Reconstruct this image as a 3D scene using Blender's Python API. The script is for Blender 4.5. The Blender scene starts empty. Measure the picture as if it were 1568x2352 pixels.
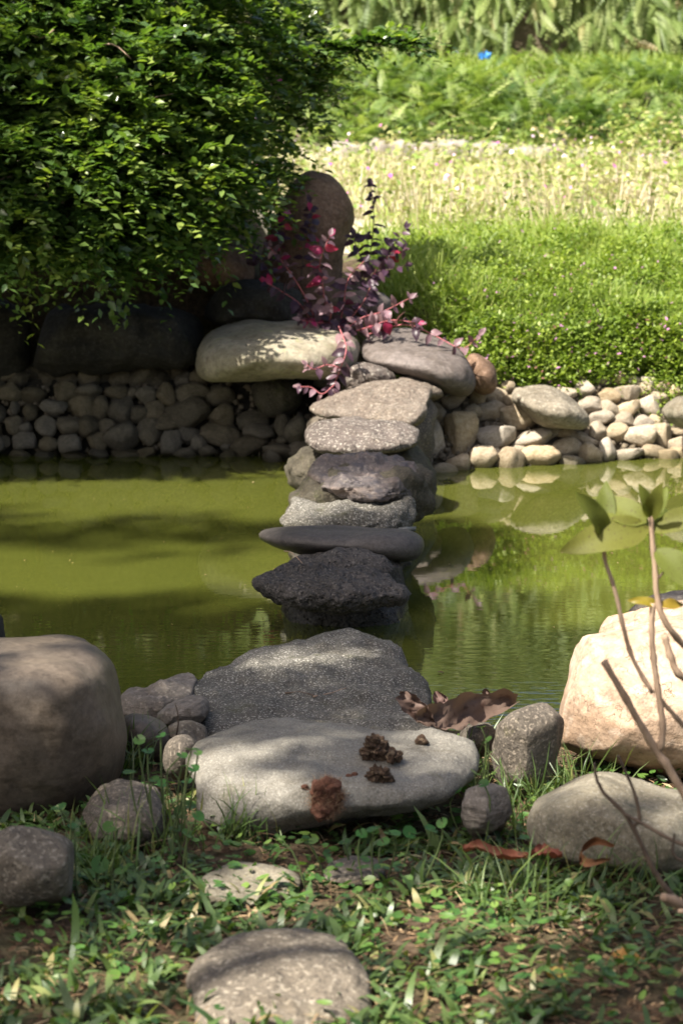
import bpy, bmesh, math, random
import numpy as np
from mathutils import Vector, Matrix, noise
from mathutils.bvhtree import BVHTree

random.seed(7)
RNG = np.random.default_rng(7)
SC = bpy.context.scene
COL = SC.collection

# ------------------------------------------------------------------ camera
CAM_H, PITCH, FPX = 1.5, math.atan((1176 - 260) / 5000.0), 5000.0
cam_d = bpy.data.cameras.new("camera")
cam = bpy.data.objects.new("camera", cam_d)
COL.objects.link(cam)
cam.location = (0, 0, CAM_H)
cam.rotation_euler = (math.pi / 2 - PITCH, 0, 0)
cam_d.sensor_fit = 'VERTICAL'
cam_d.sensor_height = 23.52
cam_d.sensor_width = 15.68
cam_d.lens = 50
cam_d.clip_start, cam_d.clip_end = 0.05, 600
cam_d.dof.use_dof = True
cam_d.dof.focus_distance = 5.4
cam_d.dof.aperture_fstop = 4.5
SC.camera = cam

# ------------------------------------------------------------------ light
SUN_EL, SUN_AZ = math.radians(54), math.radians(228)      # azimuth clockwise from +Y
SUN = Vector((math.sin(SUN_AZ) * math.cos(SUN_EL), math.cos(SUN_AZ) * math.cos(SUN_EL), math.sin(SUN_EL)))
world = bpy.data.worlds.new("World")
SC.world = world
world.use_nodes = True
wn = world.node_tree
sky = wn.nodes.new("ShaderNodeTexSky")
sky.sky_type = 'NISHITA'
sky.sun_disc = False
sky.sun_elevation = SUN_EL
sky.sun_rotation = SUN_AZ
sky.air_density = 1.0
sky.dust_density = 5.0
sky.ozone_density = 0.4
wn.links.new(sky.outputs[0], wn.nodes["Background"].inputs[0])
wn.nodes["Background"].inputs[1].default_value = 0.07
sun_d = bpy.data.lights.new("sun", 'SUN')
sun_d.energy = 5.0
sun_d.angle = math.radians(0.53)
sun_d.color = (1.0, 0.94, 0.83)
sun_o = bpy.data.objects.new("sun", sun_d)
COL.objects.link(sun_o)
sun_o.rotation_euler = SUN.to_track_quat('Z', 'Y').to_euler()
SC.view_settings.view_transform = 'Standard'
SC.view_settings.look = 'None'
SC.view_settings.exposure = 1.52
SC.view_settings.gamma = 1.0
SC.cycles.max_bounces = 8
SC.cycles.transparent_max_bounces = 6

# ------------------------------------------------------------------ geometry of the view
CT, ST = math.cos(PITCH), math.sin(PITCH)

def P(x, y, Y):
    """world point at depth Y seen at photo position (x, y) on a 1568 x 2352 grid"""
    r, u = (x - 784) / FPX, (1176 - y) / FPX
    dy, dz = CT + u * ST, -ST + u * CT
    t = Y / dy
    return Vector((r * t, Y, CAM_H + dz * t))

def GZ(x, y, z):
    r, u = (x - 784) / FPX, (1176 - y) / FPX
    dy, dz = CT + u * ST, -ST + u * CT
    t = (z - CAM_H) / dz
    return Vector((r * t, dy * t, z))

# ------------------------------------------------------------------ object helpers
def tag(o, label=None, cat=None, group=None, kind=None):
    if label: o["label"] = label
    if cat: o["category"] = cat
    if group: o["group"] = group
    if kind: o["kind"] = kind
    return o

def link(name, me, mat=None, parent=None):
    o = bpy.data.objects.new(name, me)
    COL.objects.link(o)
    if mat is not None and me is not None and len(me.materials) == 0:
        me.materials.append(mat)
    if parent is not None:
        o.parent = parent
    return o

def empty(name, loc):
    o = bpy.data.objects.new(name, None)
    COL.objects.link(o)
    o.location = loc
    o.empty_display_size = 0.1
    return o

def mesh_np(name, V, loops, starts, rnd=None, smooth=True):
    me = bpy.data.meshes.new(name)
    V = np.asarray(V, np.float32)
    me.vertices.add(len(V)); me.vertices.foreach_set("co", V.ravel())
    loops = np.asarray(loops, np.int32); starts = np.asarray(starts, np.int32)
    me.loops.add(len(loops)); me.loops.foreach_set("vertex_index", loops)
    me.polygons.add(len(starts)); me.polygons.foreach_set("loop_start", starts)
    if smooth:
        me.polygons.foreach_set("use_smooth", np.ones(len(starts), bool))
    me.update(calc_edges=True)
    if rnd is not None:
        a = me.attributes.new("rnd", 'FLOAT', 'POINT')
        a.data.foreach_set("value", np.asarray(rnd, np.float32))
    return me

def mesh_vf(name, V, F, smooth=True, rnd=None):
    loops = [i for f in F for i in f]
    st, k = [], 0
    for f in F:
        st.append(k); k += len(f)
    return mesh_np(name, V, loops, st, rnd, smooth)

def scatter_mesh(name, tmpl, pos, rot, scl, rnd, smooth=False):
    """copies of a small template (verts, faces) joined into one mesh; scl may be (n,) or (n,3)"""
    tv, tf = tmpl
    tv = np.asarray(tv, np.float64)
    n, m = len(pos), len(tv)
    scl = np.asarray(scl, np.float64)
    if scl.ndim == 1:
        scl = np.repeat(scl[:, None], 3, 1)
    loc = tv[None, :, :] * scl[:, None, :]
    V = np.einsum('nij,nmj->nmi', rot, loc) + np.asarray(pos)[:, None, :]
    fl = np.array([i for f in tf for i in f])
    st, k = [], 0
    for f in tf:
        st.append(k); k += len(f)
    L = (fl[None, :] + (np.arange(n) * m)[:, None]).ravel()
    S = (np.array(st)[None, :] + (np.arange(n) * len(fl))[:, None]).ravel()
    return V.reshape(-1, 3), L, S, np.repeat(rnd, m)

def merge_parts(parts):
    Vs, Ls, Ss, Rs, vo, lo = [], [], [], [], 0, 0
    for V, L, S, R in parts:
        Vs.append(V); Ls.append(L + vo); Ss.append(S + lo); Rs.append(R)
        vo += len(V); lo += len(L)
    return np.concatenate(Vs), np.concatenate(Ls), np.concatenate(Ss), np.concatenate(Rs)

def frames(d, up, roll=None):
    """rotation matrices with local y along d and local z near up"""
    d = d / (np.linalg.norm(d, axis=1, keepdims=True) + 1e-9)
    x = np.cross(d, up)
    x /= (np.linalg.norm(x, axis=1, keepdims=True) + 1e-9)
    z = np.cross(x, d)
    if roll is not None:
        c, s = np.cos(roll)[:, None], np.sin(roll)[:, None]
        x, z = x * c + z * s, z * c - x * s
    return np.stack([x, d, z], axis=2)

def rnd_dir(n, zlo=-1, zhi=1):
    a = RNG.uniform(0, 2 * np.pi, n); z = RNG.uniform(zlo, zhi, n)
    r = np.sqrt(np.maximum(0, 1 - z * z))
    return np.stack([r * np.cos(a), r * np.sin(a), z], 1)

UPV = np.array([0.0, 0.0, 1.0])

# leaf templates (unit length along y)
LEAF = ([(0, 0, 0), (-.26, .35, .05), (0, .4, -.03), (.26, .35, .05), (-.2, .7, .03), (0, .72, -.05), (.2, .7, .03), (0, 1, -.1)],
        [(0, 2, 1), (0, 3, 2), (1, 2, 5, 4), (2, 3, 6, 5), (4, 5, 7), (5, 6, 7)])
LEAF4 = ([(0, 0, 0), (-.28, .45, .06), (.28, .45, .06), (0, .5, -.02), (0, 1, -.08)],
         [(0, 3, 1), (0, 2, 3), (1, 3, 4), (3, 2, 4)])
TINY = ([(0, 0, 0), (-.3, .5, .06), (.3, .5, .06), (0, 1, 0)], [(0, 2, 3, 1)])

def blade_tmpl(bend, w=.5, seg=4):
    v, f = [], []
    for i in range(seg + 1):
        t = i / seg
        a = bend * t
        yy = t * (1 - .25 * abs(bend) * t * .5)
        zz = -bend * t * t * .5
        ww = w * (1 - t) ** .6 * (0.75 + .5 * t) if i < seg else 0
        if i < seg:
            v += [(-ww, yy, zz + ww * .35), (ww, yy, zz + ww * .35)]
        else:
            v += [(0, yy, zz)]
    for i in range(seg - 1):
        f.append((2 * i, 2 * i + 1, 2 * i + 3, 2 * i + 2))
    f.append((2 * seg - 2, 2 * seg - 1, 2 * seg))
    return v, f

def disc_tmpl(n=10):
    v = [(0, .0, -.06)]
    for i in range(n):
        a = -math.pi / 2 + .25 + (2 * math.pi - .5) * i / (n - 1)
        r = .5 * (1 + .05 * math.sin(5 * a))
        v.append((r * math.cos(a), r * math.sin(a), .05))
    return v, [(0, i + 1, i + 2) for i in range(n - 1)]

def tube(pts, radii, seg=7, closed=True):
    """verts, faces of a tapered tube along points"""
    V, F = [], []
    n = len(pts)
    pts = [Vector(p) for p in pts]
    ref = Vector((.3, .9, .2)).normalized()
    for i, p in enumerate(pts):
        d = (pts[min(i + 1, n - 1)] - pts[max(i - 1, 0)]).normalized()
        x = d.cross(ref)
        if x.length < .05: x = d.cross(Vector((1, 0, 0)))
        x.normalize(); z = x.cross(d)
        for k in range(seg):
            a = 2 * math.pi * k / seg
            V.append(p + (x * math.cos(a) + z * math.sin(a)) * radii[i])
    for i in range(n - 1):
        for k in range(seg):
            a, b = i * seg + k, i * seg + (k + 1) % seg
            F.append((a, b, b + seg, a + seg))
    if closed:
        F.append(tuple(range(seg - 1, -1, -1)))
        F.append(tuple((n - 1) * seg + k for k in range(seg)))
    return V, F

def spline(pts, n):
    """Catmull-Rom through points"""
    pts = [Vector(p) for p in pts]
    q = [pts[0] * 2 - pts[1]] + pts + [pts[-1] * 2 - pts[-2]]
    out = []
    for i in range(n):
        t = i / (n - 1) * (len(pts) - 1)
        k = min(int(t), len(pts) - 2); t -= k
        a, b, c, d = q[k], q[k + 1], q[k + 2], q[k + 3]
        out.append(.5 * ((2 * b) + (c - a) * t + (2 * a - 5 * b + 4 * c - d) * t * t + (3 * b - a - 3 * c + d) * t ** 3))
    return out

# ------------------------------------------------------------------ materials
class NT:
    def __init__(s, name):
        s.m = bpy.data.materials.new(name); s.m.use_nodes = True
        s.t = s.m.node_tree; s.t.nodes.clear()
        s.out = s.t.nodes.new("ShaderNodeOutputMaterial")
    def n(s, typ, ins=None, **props):
        nd = s.t.nodes.new(typ)
        for k, v in props.items(): setattr(nd, k, v)
        for k, v in (ins or {}).items(): s.set(nd.inputs[k], v)
        return nd
    def set(s, sock, v):
        if isinstance(v, bpy.types.NodeSocket): s.t.links.new(v, sock)
        else: sock.default_value = v
    def noise(s, vec, scale, detail=5, rough=.55, dist=0):
        return s.n("ShaderNodeTexNoise", {"Vector": vec, "Scale": scale, "Detail": detail, "Roughness": rough, "Distortion": dist}).outputs[0]
    def ramp(s, fac, stops):
        nd = s.n("ShaderNodeValToRGB", {0: fac})
        e = nd.color_ramp.elements
        while len(e) < len(stops): e.new(.5)
        for el, (p, c) in zip(e, stops):
            el.position = p; el.color = (c, c, c, 1) if isinstance(c, (int, float)) else (*c, 1)
        return nd.outputs[0]
    def mix(s, fac, a, b, blend='MIX'):
        nd = s.n("ShaderNodeMix", data_type='RGBA', blend_type=blend)
        s.set(nd.inputs[0], fac)
        for k, v in ((6, a), (7, b)):
            s.set(nd.inputs[k], (*v, 1) if isinstance(v, tuple) and len(v) == 3 else v)
        return nd.outputs[2]
    def math(s, op, a, b=0.0):
        nd = s.n("ShaderNodeMath", operation=op)
        s.set(nd.inputs[0], a); s.set(nd.inputs[1], b)
        return nd.outputs[0]
    def bump(s, h, strength, dist, normal=None):
        ins = {"Height": h, "Strength": strength, "Distance": dist}
        if normal is not None: ins["Normal"] = normal
        return s.n("ShaderNodeBump", ins).outputs[0]
    def done(s, shader):
        s.t.links.new(shader, s.out.inputs[0]); return s.m
    def coord(s, which="Object"):
        return s.n("ShaderNodeTexCoord").outputs[which]
    def mapping(s, vec, scale=(1, 1, 1), rot=(0, 0, 0)):
        return s.n("ShaderNodeMapping", {"Vector": vec, "Scale": scale, "Rotation": rot}).outputs[0]

def stone(name, ca, cb, cc=None, speck=None, speck_amt=.0, speck_scale=120, big=5, moss=None, moss_amt=0, bump=.5, bscale=60, rough=.85,
          streak=None, streak_rot=(0, 0, 0), cracks=0, crack_col=(.12, .08, .05), rand=0, pits=0, wet=True):
    t = NT(name)
    co = t.coord()
    if rand:
        oi = t.n("ShaderNodeObjectInfo").outputs["Random"]
        co = t.n("ShaderNodeVectorMath", {0: co, 1: t.n("ShaderNodeCombineXYZ", {0: t.math('MULTIPLY', oi, 37.), 1: t.math('MULTIPLY', oi, 11.), 2: oi}).outputs[0]}, operation='ADD').outputs[0]
    vec = co if streak is None else t.mapping(co, streak, streak_rot)
    n1 = t.noise(vec, big, 7, .6, .6)
    col = t.ramp(n1, [(.3, ca), (.52, cb), (.75, cc or cb)])
    n2 = t.noise(vec, big * 5.3, 6, .65)
    col = t.mix(t.ramp(n2, [(.35, .5), (.65, 0.)]), col, t.mix(1.0, col, (.62, .60, .58), 'MULTIPLY'))
    if speck:
        n3 = t.noise(co, speck_scale, 2, .5)
        col = t.mix(t.ramp(n3, [(.56, 0.), (.64, speck_amt)]), col, speck)
        n4 = t.noise(t.mapping(co, (1.3, 1.3, 1.3)), speck_scale * .8, 2, .5)
        col = t.mix(t.ramp(n4, [(.60, 0.), (.68, min(1, speck_amt * .9))]), col, t.mix(1.0, col, (.3, .3, .32), 'MULTIPLY'))
    grain = t.noise(co, (speck_scale if speck else 90) * .75, 5, .85)
    col = t.mix(1.0, col, t.ramp(grain, [(.3, .55), (.5, .98), (.72, 1.35)]), 'MULTIPLY')
    if moss:
        nm = t.noise(co, big * 1.7, 8, .7)
        col = t.mix(t.ramp(nm, [(.62 - moss_amt * .3, 0.), (.74 - moss_amt * .3, .9)]), col, moss)
    stain = t.noise(t.mapping(co, (1.1, 1.1, 2.2)), big * .9, 9, .72, 1.2)
    col = t.mix(t.ramp(stain, [(.52, 0.), (.60, .38)]), col, t.mix(1.0, col, (.55, .50, .42), 'MULTIPLY'))
    lich = t.noise(t.mapping(co, (1, 1, 1), (.4, .9, .2)), big * 3.1, 7, .7, .5)
    col = t.mix(t.ramp(lich, [(.60, 0.), (.66, .30)]), col, t.mix(1.0, col, (1.45, 1.42, 1.32), 'MULTIPLY'))
    h = t.noise(vec, bscale, 8, .65)
    nrm = t.bump(t.noise(vec, bscale * .22, 6, .6), bump, .02)
    nrm = t.bump(h, bump, .008, nrm)
    nrm = t.bump(grain, bump * .6, .004, nrm)
    if pits:
        v = t.n("ShaderNodeTexVoronoi", {"Vector": co, "Scale": pits}).outputs[0]
        pit = t.ramp(v, [(.12, 0.), (.4, 1.)])
        nrm = t.bump(pit, .7, .012, nrm)
        col = t.mix(t.ramp(v, [(.1, .55), (.3, 0.)]), col, t.mix(1.0, col, (.35, .33, .3), 'MULTIPLY'))
    if cracks:
        dv = t.n("ShaderNodeVectorMath", {0: t.mapping(co, (1, 1, 2.6), (0, .25, 0)), 1: t.n("ShaderNodeTexNoise", {"Vector": co, "Scale": 9., "Detail": 5.}).outputs[1]}, operation='ADD').outputs[0]
        v = t.n("ShaderNodeTexVoronoi", {"Vector": dv, "Scale": cracks}, feature='DISTANCE_TO_EDGE').outputs[0]
        broken = t.ramp(t.noise(co, cracks * 1.6, 4), [(.45, 0.), (.6, 1.)])
        cr = t.math('MULTIPLY', t.ramp(v, [(.004, 1.), (.02, 0.)]), broken)
        col = t.mix(t.math('MULTIPLY', cr, .7), col, crack_col)
        nrm = t.bump(t.math('SUBTRACT', 1., cr), .6, .006, nrm)
    if rand:
        hs = t.n("ShaderNodeHueSaturation", {"Saturation": t.math('ADD', .75, t.math('MULTIPLY', oi, .6)), "Value": t.math('ADD', 1 - rand, t.math('MULTIPLY', t.math('FRACT', t.math('MULTIPLY', oi, 17.3)), rand * 1.5)), "Color": col})
        col = hs.outputs[0]
    rg = rough
    if wet:   # dark wet, algae-stained band just above the pond's surface
        pz = t.n("ShaderNodeSeparateXYZ", {0: t.n("ShaderNodeNewGeometry").outputs["Position"]}).outputs[2]
        wob = t.math('ADD', pz, t.math('MULTIPLY', t.math('SUBTRACT', t.noise(co, 14, 4), .5), .06))
        w = t.ramp(wob, [(.012, 1.), (.05, 0.)])
        col = t.mix(t.math('MULTIPLY', w, .75), col, t.mix(1.0, col, (.30, .30, .19), 'MULTIPLY'))
        rg = t.math('SUBTRACT', rough, t.math('MULTIPLY', w, .45))
    b = t.n("ShaderNodeBsdfPrincipled", {"Base Color": col, "Roughness": rg, "Normal": nrm, "Specular IOR Level": .3})
    return t.done(b.outputs[0])

def leafmat(name, stops, trans=.35, tcol=None, rough=.4, spec=.5, vein=True, brown=0):
    """foliage whose colour varies from leaf to leaf by the attribute rnd"""
    t = NT(name)
    a = t.n("ShaderNodeAttribute", attribute_name="rnd").outputs["Fac"]
    col = t.ramp(a, stops)
    if vein:
        col = t.mix(t.ramp(t.noise(t.coord(), 35, 3), [(.35, .35), (.6, 0.)]), col, t.mix(1.0, col, (.6, .65, .5), 'MULTIPLY'))
    if brown:
        col = t.mix(t.ramp(t.noise(t.coord(), 26, 4), [(.66, 0.), (.72, brown)]), col, (.05, .025, .012))
    b = t.n("ShaderNodeBsdfPrincipled", {"Base Color": col, "Roughness": rough, "Specular IOR Level": spec})
    tc = t.mix(1.0, col, tcol or (1.5, 1.6, .6), 'MULTIPLY')
    tr = t.n("ShaderNodeBsdfTranslucent", {"Color": tc})
    mx = t.n("ShaderNodeMixShader", {0: trans, 1: b.outputs[0], 2: tr.outputs[0]})
    return t.done(mx.outputs[0])

def objleafmat(name, top, under, spot=None, trans=.3, rough=.38, rand=.25):
    """leaf that is an object of its own: colour differs on the two faces and from leaf to leaf"""
    t = NT(name)
    bf = t.n("ShaderNodeNewGeometry").outputs["Backfacing"]
    oi = t.n("ShaderNodeObjectInfo").outputs["Random"]
    col = t.mix(bf, top, under)
    col = t.n("ShaderNodeHueSaturation", {"Value": t.math('ADD', 1 - rand, t.math('MULTIPLY', oi, 2 * rand)), "Hue": t.math('ADD', .48, t.math('MULTIPLY', t.math('FRACT', t.math('MULTIPLY', oi, 7.7)), .04)), "Color": col}).outputs[0]
    g = t.coord("Object")
    col = t.mix(t.ramp(t.noise(g, 45, 3), [(.4, .35), (.6, 0.)]), col, t.mix(1.0, col, (.65, .6, .6), 'MULTIPLY'))
    if spot:
        col = t.mix(t.ramp(t.noise(t.n("ShaderNodeVectorMath", {0: g, 1: t.n("ShaderNodeCombineXYZ", {0: t.math('MULTIPLY', oi, 9.)}).outputs[0]}, operation='ADD').outputs[0], 30, 3), [(.62, 0.), (.68, 1.)]), col, spot)
    b = t.n("ShaderNodeBsdfPrincipled", {"Base Color": col, "Roughness": rough, "Specular IOR Level": .25})
    tr = t.n("ShaderNodeBsdfTranslucent", {"Color": t.mix(1.0, col, (1.4, 1.3, .9), 'MULTIPLY')})
    mx = t.n("ShaderNodeMixShader", {0: trans, 1: b.outputs[0], 2: tr.outputs[0]})
    return t.done(mx.outputs[0])

def barkmat(name, ca, cb, scale=30, stretch=(1, 1, .25)):
    t = NT(name)
    co = t.mapping(t.coord(), stretch)
    n = t.noise(co, scale, 6, .65)
    b = t.n("ShaderNodeBsdfPrincipled", {"Base Color": t.ramp(n, [(.35, ca), (.65, cb)]), "Roughness": .8, "Normal": t.bump(n, .6, .004)})
    return t.done(b.outputs[0])

M = {}
M['granite'] = stone('granite', (.15, .138, .115), (.205, .19, .16), (.25, .235, .20), (.34, .32, .28), .6, 260, 5.0, (.13, .12, .075), .05, .55, 75, .8)
M['brown_boulder'] = stone('brown_boulder', (0.075, 0.058, 0.044), (0.114, 0.090, 0.068), (0.154, 0.123, 0.092), (0.194, 0.160, 0.126), .15, 60, 3.2, None, 0, .22, 28, .5, streak=(1, 1, 1.5))
M['concrete_rock'] = stone('concrete_rock', (.075, .07, .06), (.125, .117, .10), (.17, .158, .135), (.36, .34, .30), .9, 190, 4.5, (.06, .06, .03), .12, .95, 85, .9, streak=(.6, 1, 1.6))
M['lava'] = stone('lava', (0.028, 0.026, 0.024), (0.056, 0.050, 0.046), (0.095, 0.084, 0.075), (0.252, 0.225, 0.200), .35, 140, 7, None, 0, .8, 60, .75, pits=75)
M['dark_slab'] = stone('dark_slab', (0.049, 0.043, 0.040), (0.074, 0.065, 0.059), (0.108, 0.094, 0.084), (0.153, 0.132, 0.116), .2, 90, 6, None, 0, .25, 45, .58, streak=(.35, 1, 1.6))
M['petrified'] = stone('petrified', (.05, .046, .052), (.115, .095, .09), (.27, .205, .17), (.3, .26, .22), .3, 90, 7.5, (.05, .046, .055), .3, .9, 38, .6, streak=(.45, .6, 2.6), streak_rot=(0, .15, 0))
M['mossy'] = stone('mossy', (0.047, 0.041, 0.030), (0.080, 0.070, 0.051), (0.134, 0.115, 0.086), (0.201, 0.173, 0.121), .35, 130, 6, (.05, .052, .02), .25, .9, 70, .9)
M['pink_slab'] = stone('pink_slab', (0.112, 0.086, 0.069), (0.162, 0.131, 0.106), (0.201, 0.170, 0.140), (0.279, 0.246, 0.201), .7, 85, 6, None, 0, .75, 70, .85)
M['pink_slab2'] = stone('pink_slab2', (0.076, 0.062, 0.054), (0.119, 0.097, 0.086), (0.156, 0.133, 0.114), (0.313, 0.285, 0.246), .9, 90, 7, (.10, .08, .07), .1, .8, 60, .85)
M['mushroom'] = stone('mushroom', (0.171, 0.153, 0.098), (0.276, 0.245, 0.184), (0.343, 0.306, 0.245), (0.184, 0.184, 0.122), .5, 45, 5, (.20, .21, .07), .12, .4, 40, .75)
M['grey_boulder'] = stone('grey_boulder', (0.090, 0.074, 0.063), (0.124, 0.103, 0.093), (0.157, 0.134, 0.126), (0.181, 0.158, 0.146), .4, 50, 6, (.15, .14, .13), .08, .4, 40, .7, streak=(.6, 1, 1.4), streak_rot=(0, .45, 0))
M['brown_stone'] = stone('brown_stone', (0.113, 0.069, 0.044), (0.177, 0.109, 0.071), (0.241, 0.156, 0.101), (0.322, 0.226, 0.167), .35, 70, 5, (.10, .09, .05), .06, .6, 40, .85)
M['shade_dark_stone'] = stone('shade_dark_stone', (.014, .013, .010), (.030, .027, .021), (.055, .050, .040), (.08, .075, .06), .3, 70, 6, (.028, .03, .014), .15, .8, 40, .9)  # dark rock, blackened further to carry the shade of the hollow under the bush
M['cream'] = stone('cream', (0.324, 0.215, 0.139), (0.423, 0.305, 0.218), (0.504, 0.391, 0.302), (0.576, 0.482, 0.395), .3, 35, 4.5, (.26, .17, .09), .05, .45, 45, .62, cracks=9, crack_col=(.10, .06, .03))
M['warm_rock'] = stone('warm_rock', (0.119, 0.100, 0.069), (0.213, 0.188, 0.138), (0.338, 0.300, 0.225), (0.375, 0.350, 0.300), .3, 160, 6, (.075, .07, .045), .22, .55, 60, .82)
M['speckled_rock'] = stone('speckled_rock', (0.098, 0.081, 0.062), (0.165, 0.138, 0.106), (0.219, 0.187, 0.145), (0.305, 0.265, 0.207), .7, 110, 5, (.13, .12, .07), .08, .7, 70, .85)
M['slate'] = stone('slate', (0.101, 0.088, 0.076), (0.168, 0.145, 0.122), (0.235, 0.200, 0.168), (0.336, 0.290, 0.241), .4, 90, 6, None, 0, .7, 50, .75, streak=(.5, .8, 2.4), streak_rot=(0, .5, 0))
M['dark_speck'] = stone('dark_speck', (0.081, 0.068, 0.055), (0.133, 0.112, 0.089), (0.190, 0.162, 0.128), (0.324, 0.272, 0.212), .6, 150, 6, (.10, .09, .04), .1, .75, 80, .85)
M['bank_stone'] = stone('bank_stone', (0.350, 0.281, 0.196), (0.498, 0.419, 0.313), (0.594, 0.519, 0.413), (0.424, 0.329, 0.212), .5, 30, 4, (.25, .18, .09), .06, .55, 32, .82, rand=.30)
M['shade_stone'] = stone('shade_stone', (0.096, 0.085, 0.060), (0.154, 0.133, 0.098), (0.212, 0.182, 0.140), (0.289, 0.254, 0.196), .4, 40, 4, (.14, .13, .06), .1, .5, 32, .82, rand=.30)  # darker version of the bank stone, left wall's shade put into its colour
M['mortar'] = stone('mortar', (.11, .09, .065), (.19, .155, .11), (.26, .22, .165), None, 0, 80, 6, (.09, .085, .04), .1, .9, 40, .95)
M['shade_dark_earth'] = stone('shade_dark_earth', (.02, .017, .012), (.04, .034, .025), (.065, .055, .04), None, 0, 80, 8, None, 0, .9, 40, .95)  # near-black wall backing, its colour carries the shade between the left stones
M['dome'] = stone('dome', (.12, .10, .075), (.19, .165, .125), (.26, .23, .18), (.34, .31, .25), .5, 70, 5, (.10, .09, .06), .1, .6, 45, .85)
M['ledge'] = stone('ledge', (.17, .15, .12), (.32, .29, .25), (.5, .46, .42), None, 0, 60, 3, (.09, .09, .05), .2, .8, 25, .9, wet=False)

# soil and terrain
t = NT('soil')
co = t.coord()
n1 = t.noise(co, 2.3, 8, .65); n2 = t.noise(co, 38, 6, .7)
col = t.ramp(n2, [(.3, (.035, .024, .015)), (.5, (.075, .052, .033)), (.72, (.16, .115, .075))])
col = t.mix(t.ramp(n1, [(.45, 0.), (.6, .55)]), col, (.07, .075, .028))
yy = t.n("ShaderNodeSeparateXYZ", {0: co}).outputs[1]
dry = t.ramp(t.math('MULTIPLY', yy, .02), [(.235, 0.), (.255, 1.), (.40, 1.), (.42, .15)])
col = t.mix(dry, col, t.ramp(t.noise(co, 3.2, 7, .65), [(.35, (.34, .29, .20)), (.55, (.47, .42, .32)), (.75, (.27, .28, .14))]))
b = t.n("ShaderNodeBsdfPrincipled", {"Base Color": col, "Roughness": .95, "Normal": t.bump(n2, .8, .02), "Specular IOR Level": .15})
M['soil'] = t.done(b.outputs[0])

# murky green pond water: a cloudy body under a mirror-like surface
t = NT('pond_water')
co = t.coord()
rip_mask_y = t.n("ShaderNodeSeparateXYZ", {0: co})
near = t.ramp(t.math('MULTIPLY', rip_mask_y.outputs[1], .1), [(.51, .8), (.575, .3), (.64, .05), (.85, .015)])
w1 = t.noise(t.mapping(co, (3., 9., 1)), 1.6, 3, .5)
w2 = t.noise(t.mapping(co, (9., 30., 1)), 1.2, 2, .5)
nrm = t.bump(t.math('MULTIPLY', w1, near), .10, .02)
nrm = t.bump(t.math('MULTIPLY', w2, near), .22, .01, nrm)
body = t.ramp(t.noise(co, .8, 3), [(.3, (.056, .064, .0105)), (.7, (.072, .080, .0145))])
b = t.n("ShaderNodeBsdfPrincipled", {"Base Color": body, "Roughness": .012, "IOR": 1.6, "Specular IOR Level": .5, "Normal": nrm})
M['water'] = t.done(b.outputs[0])

M['bush_leaf'] = leafmat('bush_leaf', [(0, (.034, .070, .022)), (.4, (.07, .125, .034)), (.75, (.125, .19, .048)), (1, (.23, .29, .07))], .36, (1.5, 1.7, .5), .26, .7)
M['shade_leaf'] = leafmat('shade_leaf', [(0, (.03, .07, .015)), (1, (.07, .13, .025))], .18, None, .4)
M['mat_leaf'] = leafmat('mat_leaf', [(0, (.065, .12, .018)), (.5, (.17, .245, .035)), (.9, (.28, .34, .055)), (.94, (.29, .33, .065)), (.955, (.42, .17, .36)), (1, (.5, .25, .45))], .35, (1.4, 1.5, .6), .5, .4)
M['slope_grass'] = leafmat('slope_grass', [(0, (.12, .19, .03)), (.5, (.23, .31, .055)), (1, (.38, .42, .12))], .38, (1.3, 1.4, .6), .5, .4, vein=False)
M['meadow'] = leafmat('meadow', [(0, (.14, .215, .04)), (.3, (.26, .32, .075)), (.55, (.38, .355, .18)), (.8, (.50, .44, .31)), (1, (.56, .49, .38))], .28, (1.15, 1.08, .9), .6, .3, vein=False)
M['flower'] = leafmat('flower', [(0, (.55, .10, .40)), (.5, (.62, .22, .50)), (.8, (.75, .55, .7)), (1, (.85, .82, .78))], .3, (1.2, 1., 1.2), .6, .3, vein=False)
M['fern'] = leafmat('fern', [(0, (.05, .10, .025)), (.5, (.155, .225, .06)), (1, (.34, .39, .14))], .35, (1.3, 1.4, .6), .5, .4, vein=False)
M['fern_hang'] = leafmat('fern_hang', [(0, (.08, .135, .035)), (.5, (.20, .27, .075)), (.85, (.36, .41, .16)), (1, (.34, .27, .13))], .35, (1.3, 1.4, .6), .5, .4, vein=False)
M['lawn'] = leafmat('lawn', [(0, (.036, .07, .022)), (.5, (.07, .118, .033)), (.86, (.13, .18, .05)), (.93, (.25, .25, .09)), (1, (.30, .21, .11))], .3, (1.4, 1.5, .6), .42, .5)
M['herb'] = leafmat('herb', [(0, (.04, .10, .025)), (.6, (.075, .16, .03)), (1, (.16, .24, .05))], .3, (1.4, 1.5, .6), .4, .5)
M['litter'] = leafmat('litter', [(0, (.05, .028, .016)), (.4, (.12, .07, .04)), (.75, (.24, .16, .09)), (1, (.40, .30, .18))], .1, (1, .9, .7), .7, .2)
M['purple_leaf'] = objleafmat('purple_leaf', (.085, .048, .068), (.16, .075, .105), None, .35, .35, .45)
M['pink_leaf'] = objleafmat('pink_leaf', (.24, .15, .17), (.26, .11, .145), None, .35, .4, .25)
M['dark_leaf'] = objleafmat('dark_leaf', (.045, .022, .04), (.11, .02, .05), None, .22, .4, .3)
M['red_leaf'] = objleafmat('red_leaf', (.33, .03, .085), (.36, .03, .09), None, .4, .4, .25)
M['weed_leaf'] = objleafmat('weed_leaf', (.125, .14, .024), (.15, .165, .032), (.05, .03, .015), .4, .6, .15)
M['weed_yellow'] = objleafmat('weed_yellow', (.26, .19, .025), (.28, .21, .035), (.03, .018, .01), .35, .4, .1)
M['penny'] = objleafmat('penny', (.055, .13, .03), (.08, .16, .04), None, .3, .35, .3)
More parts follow.
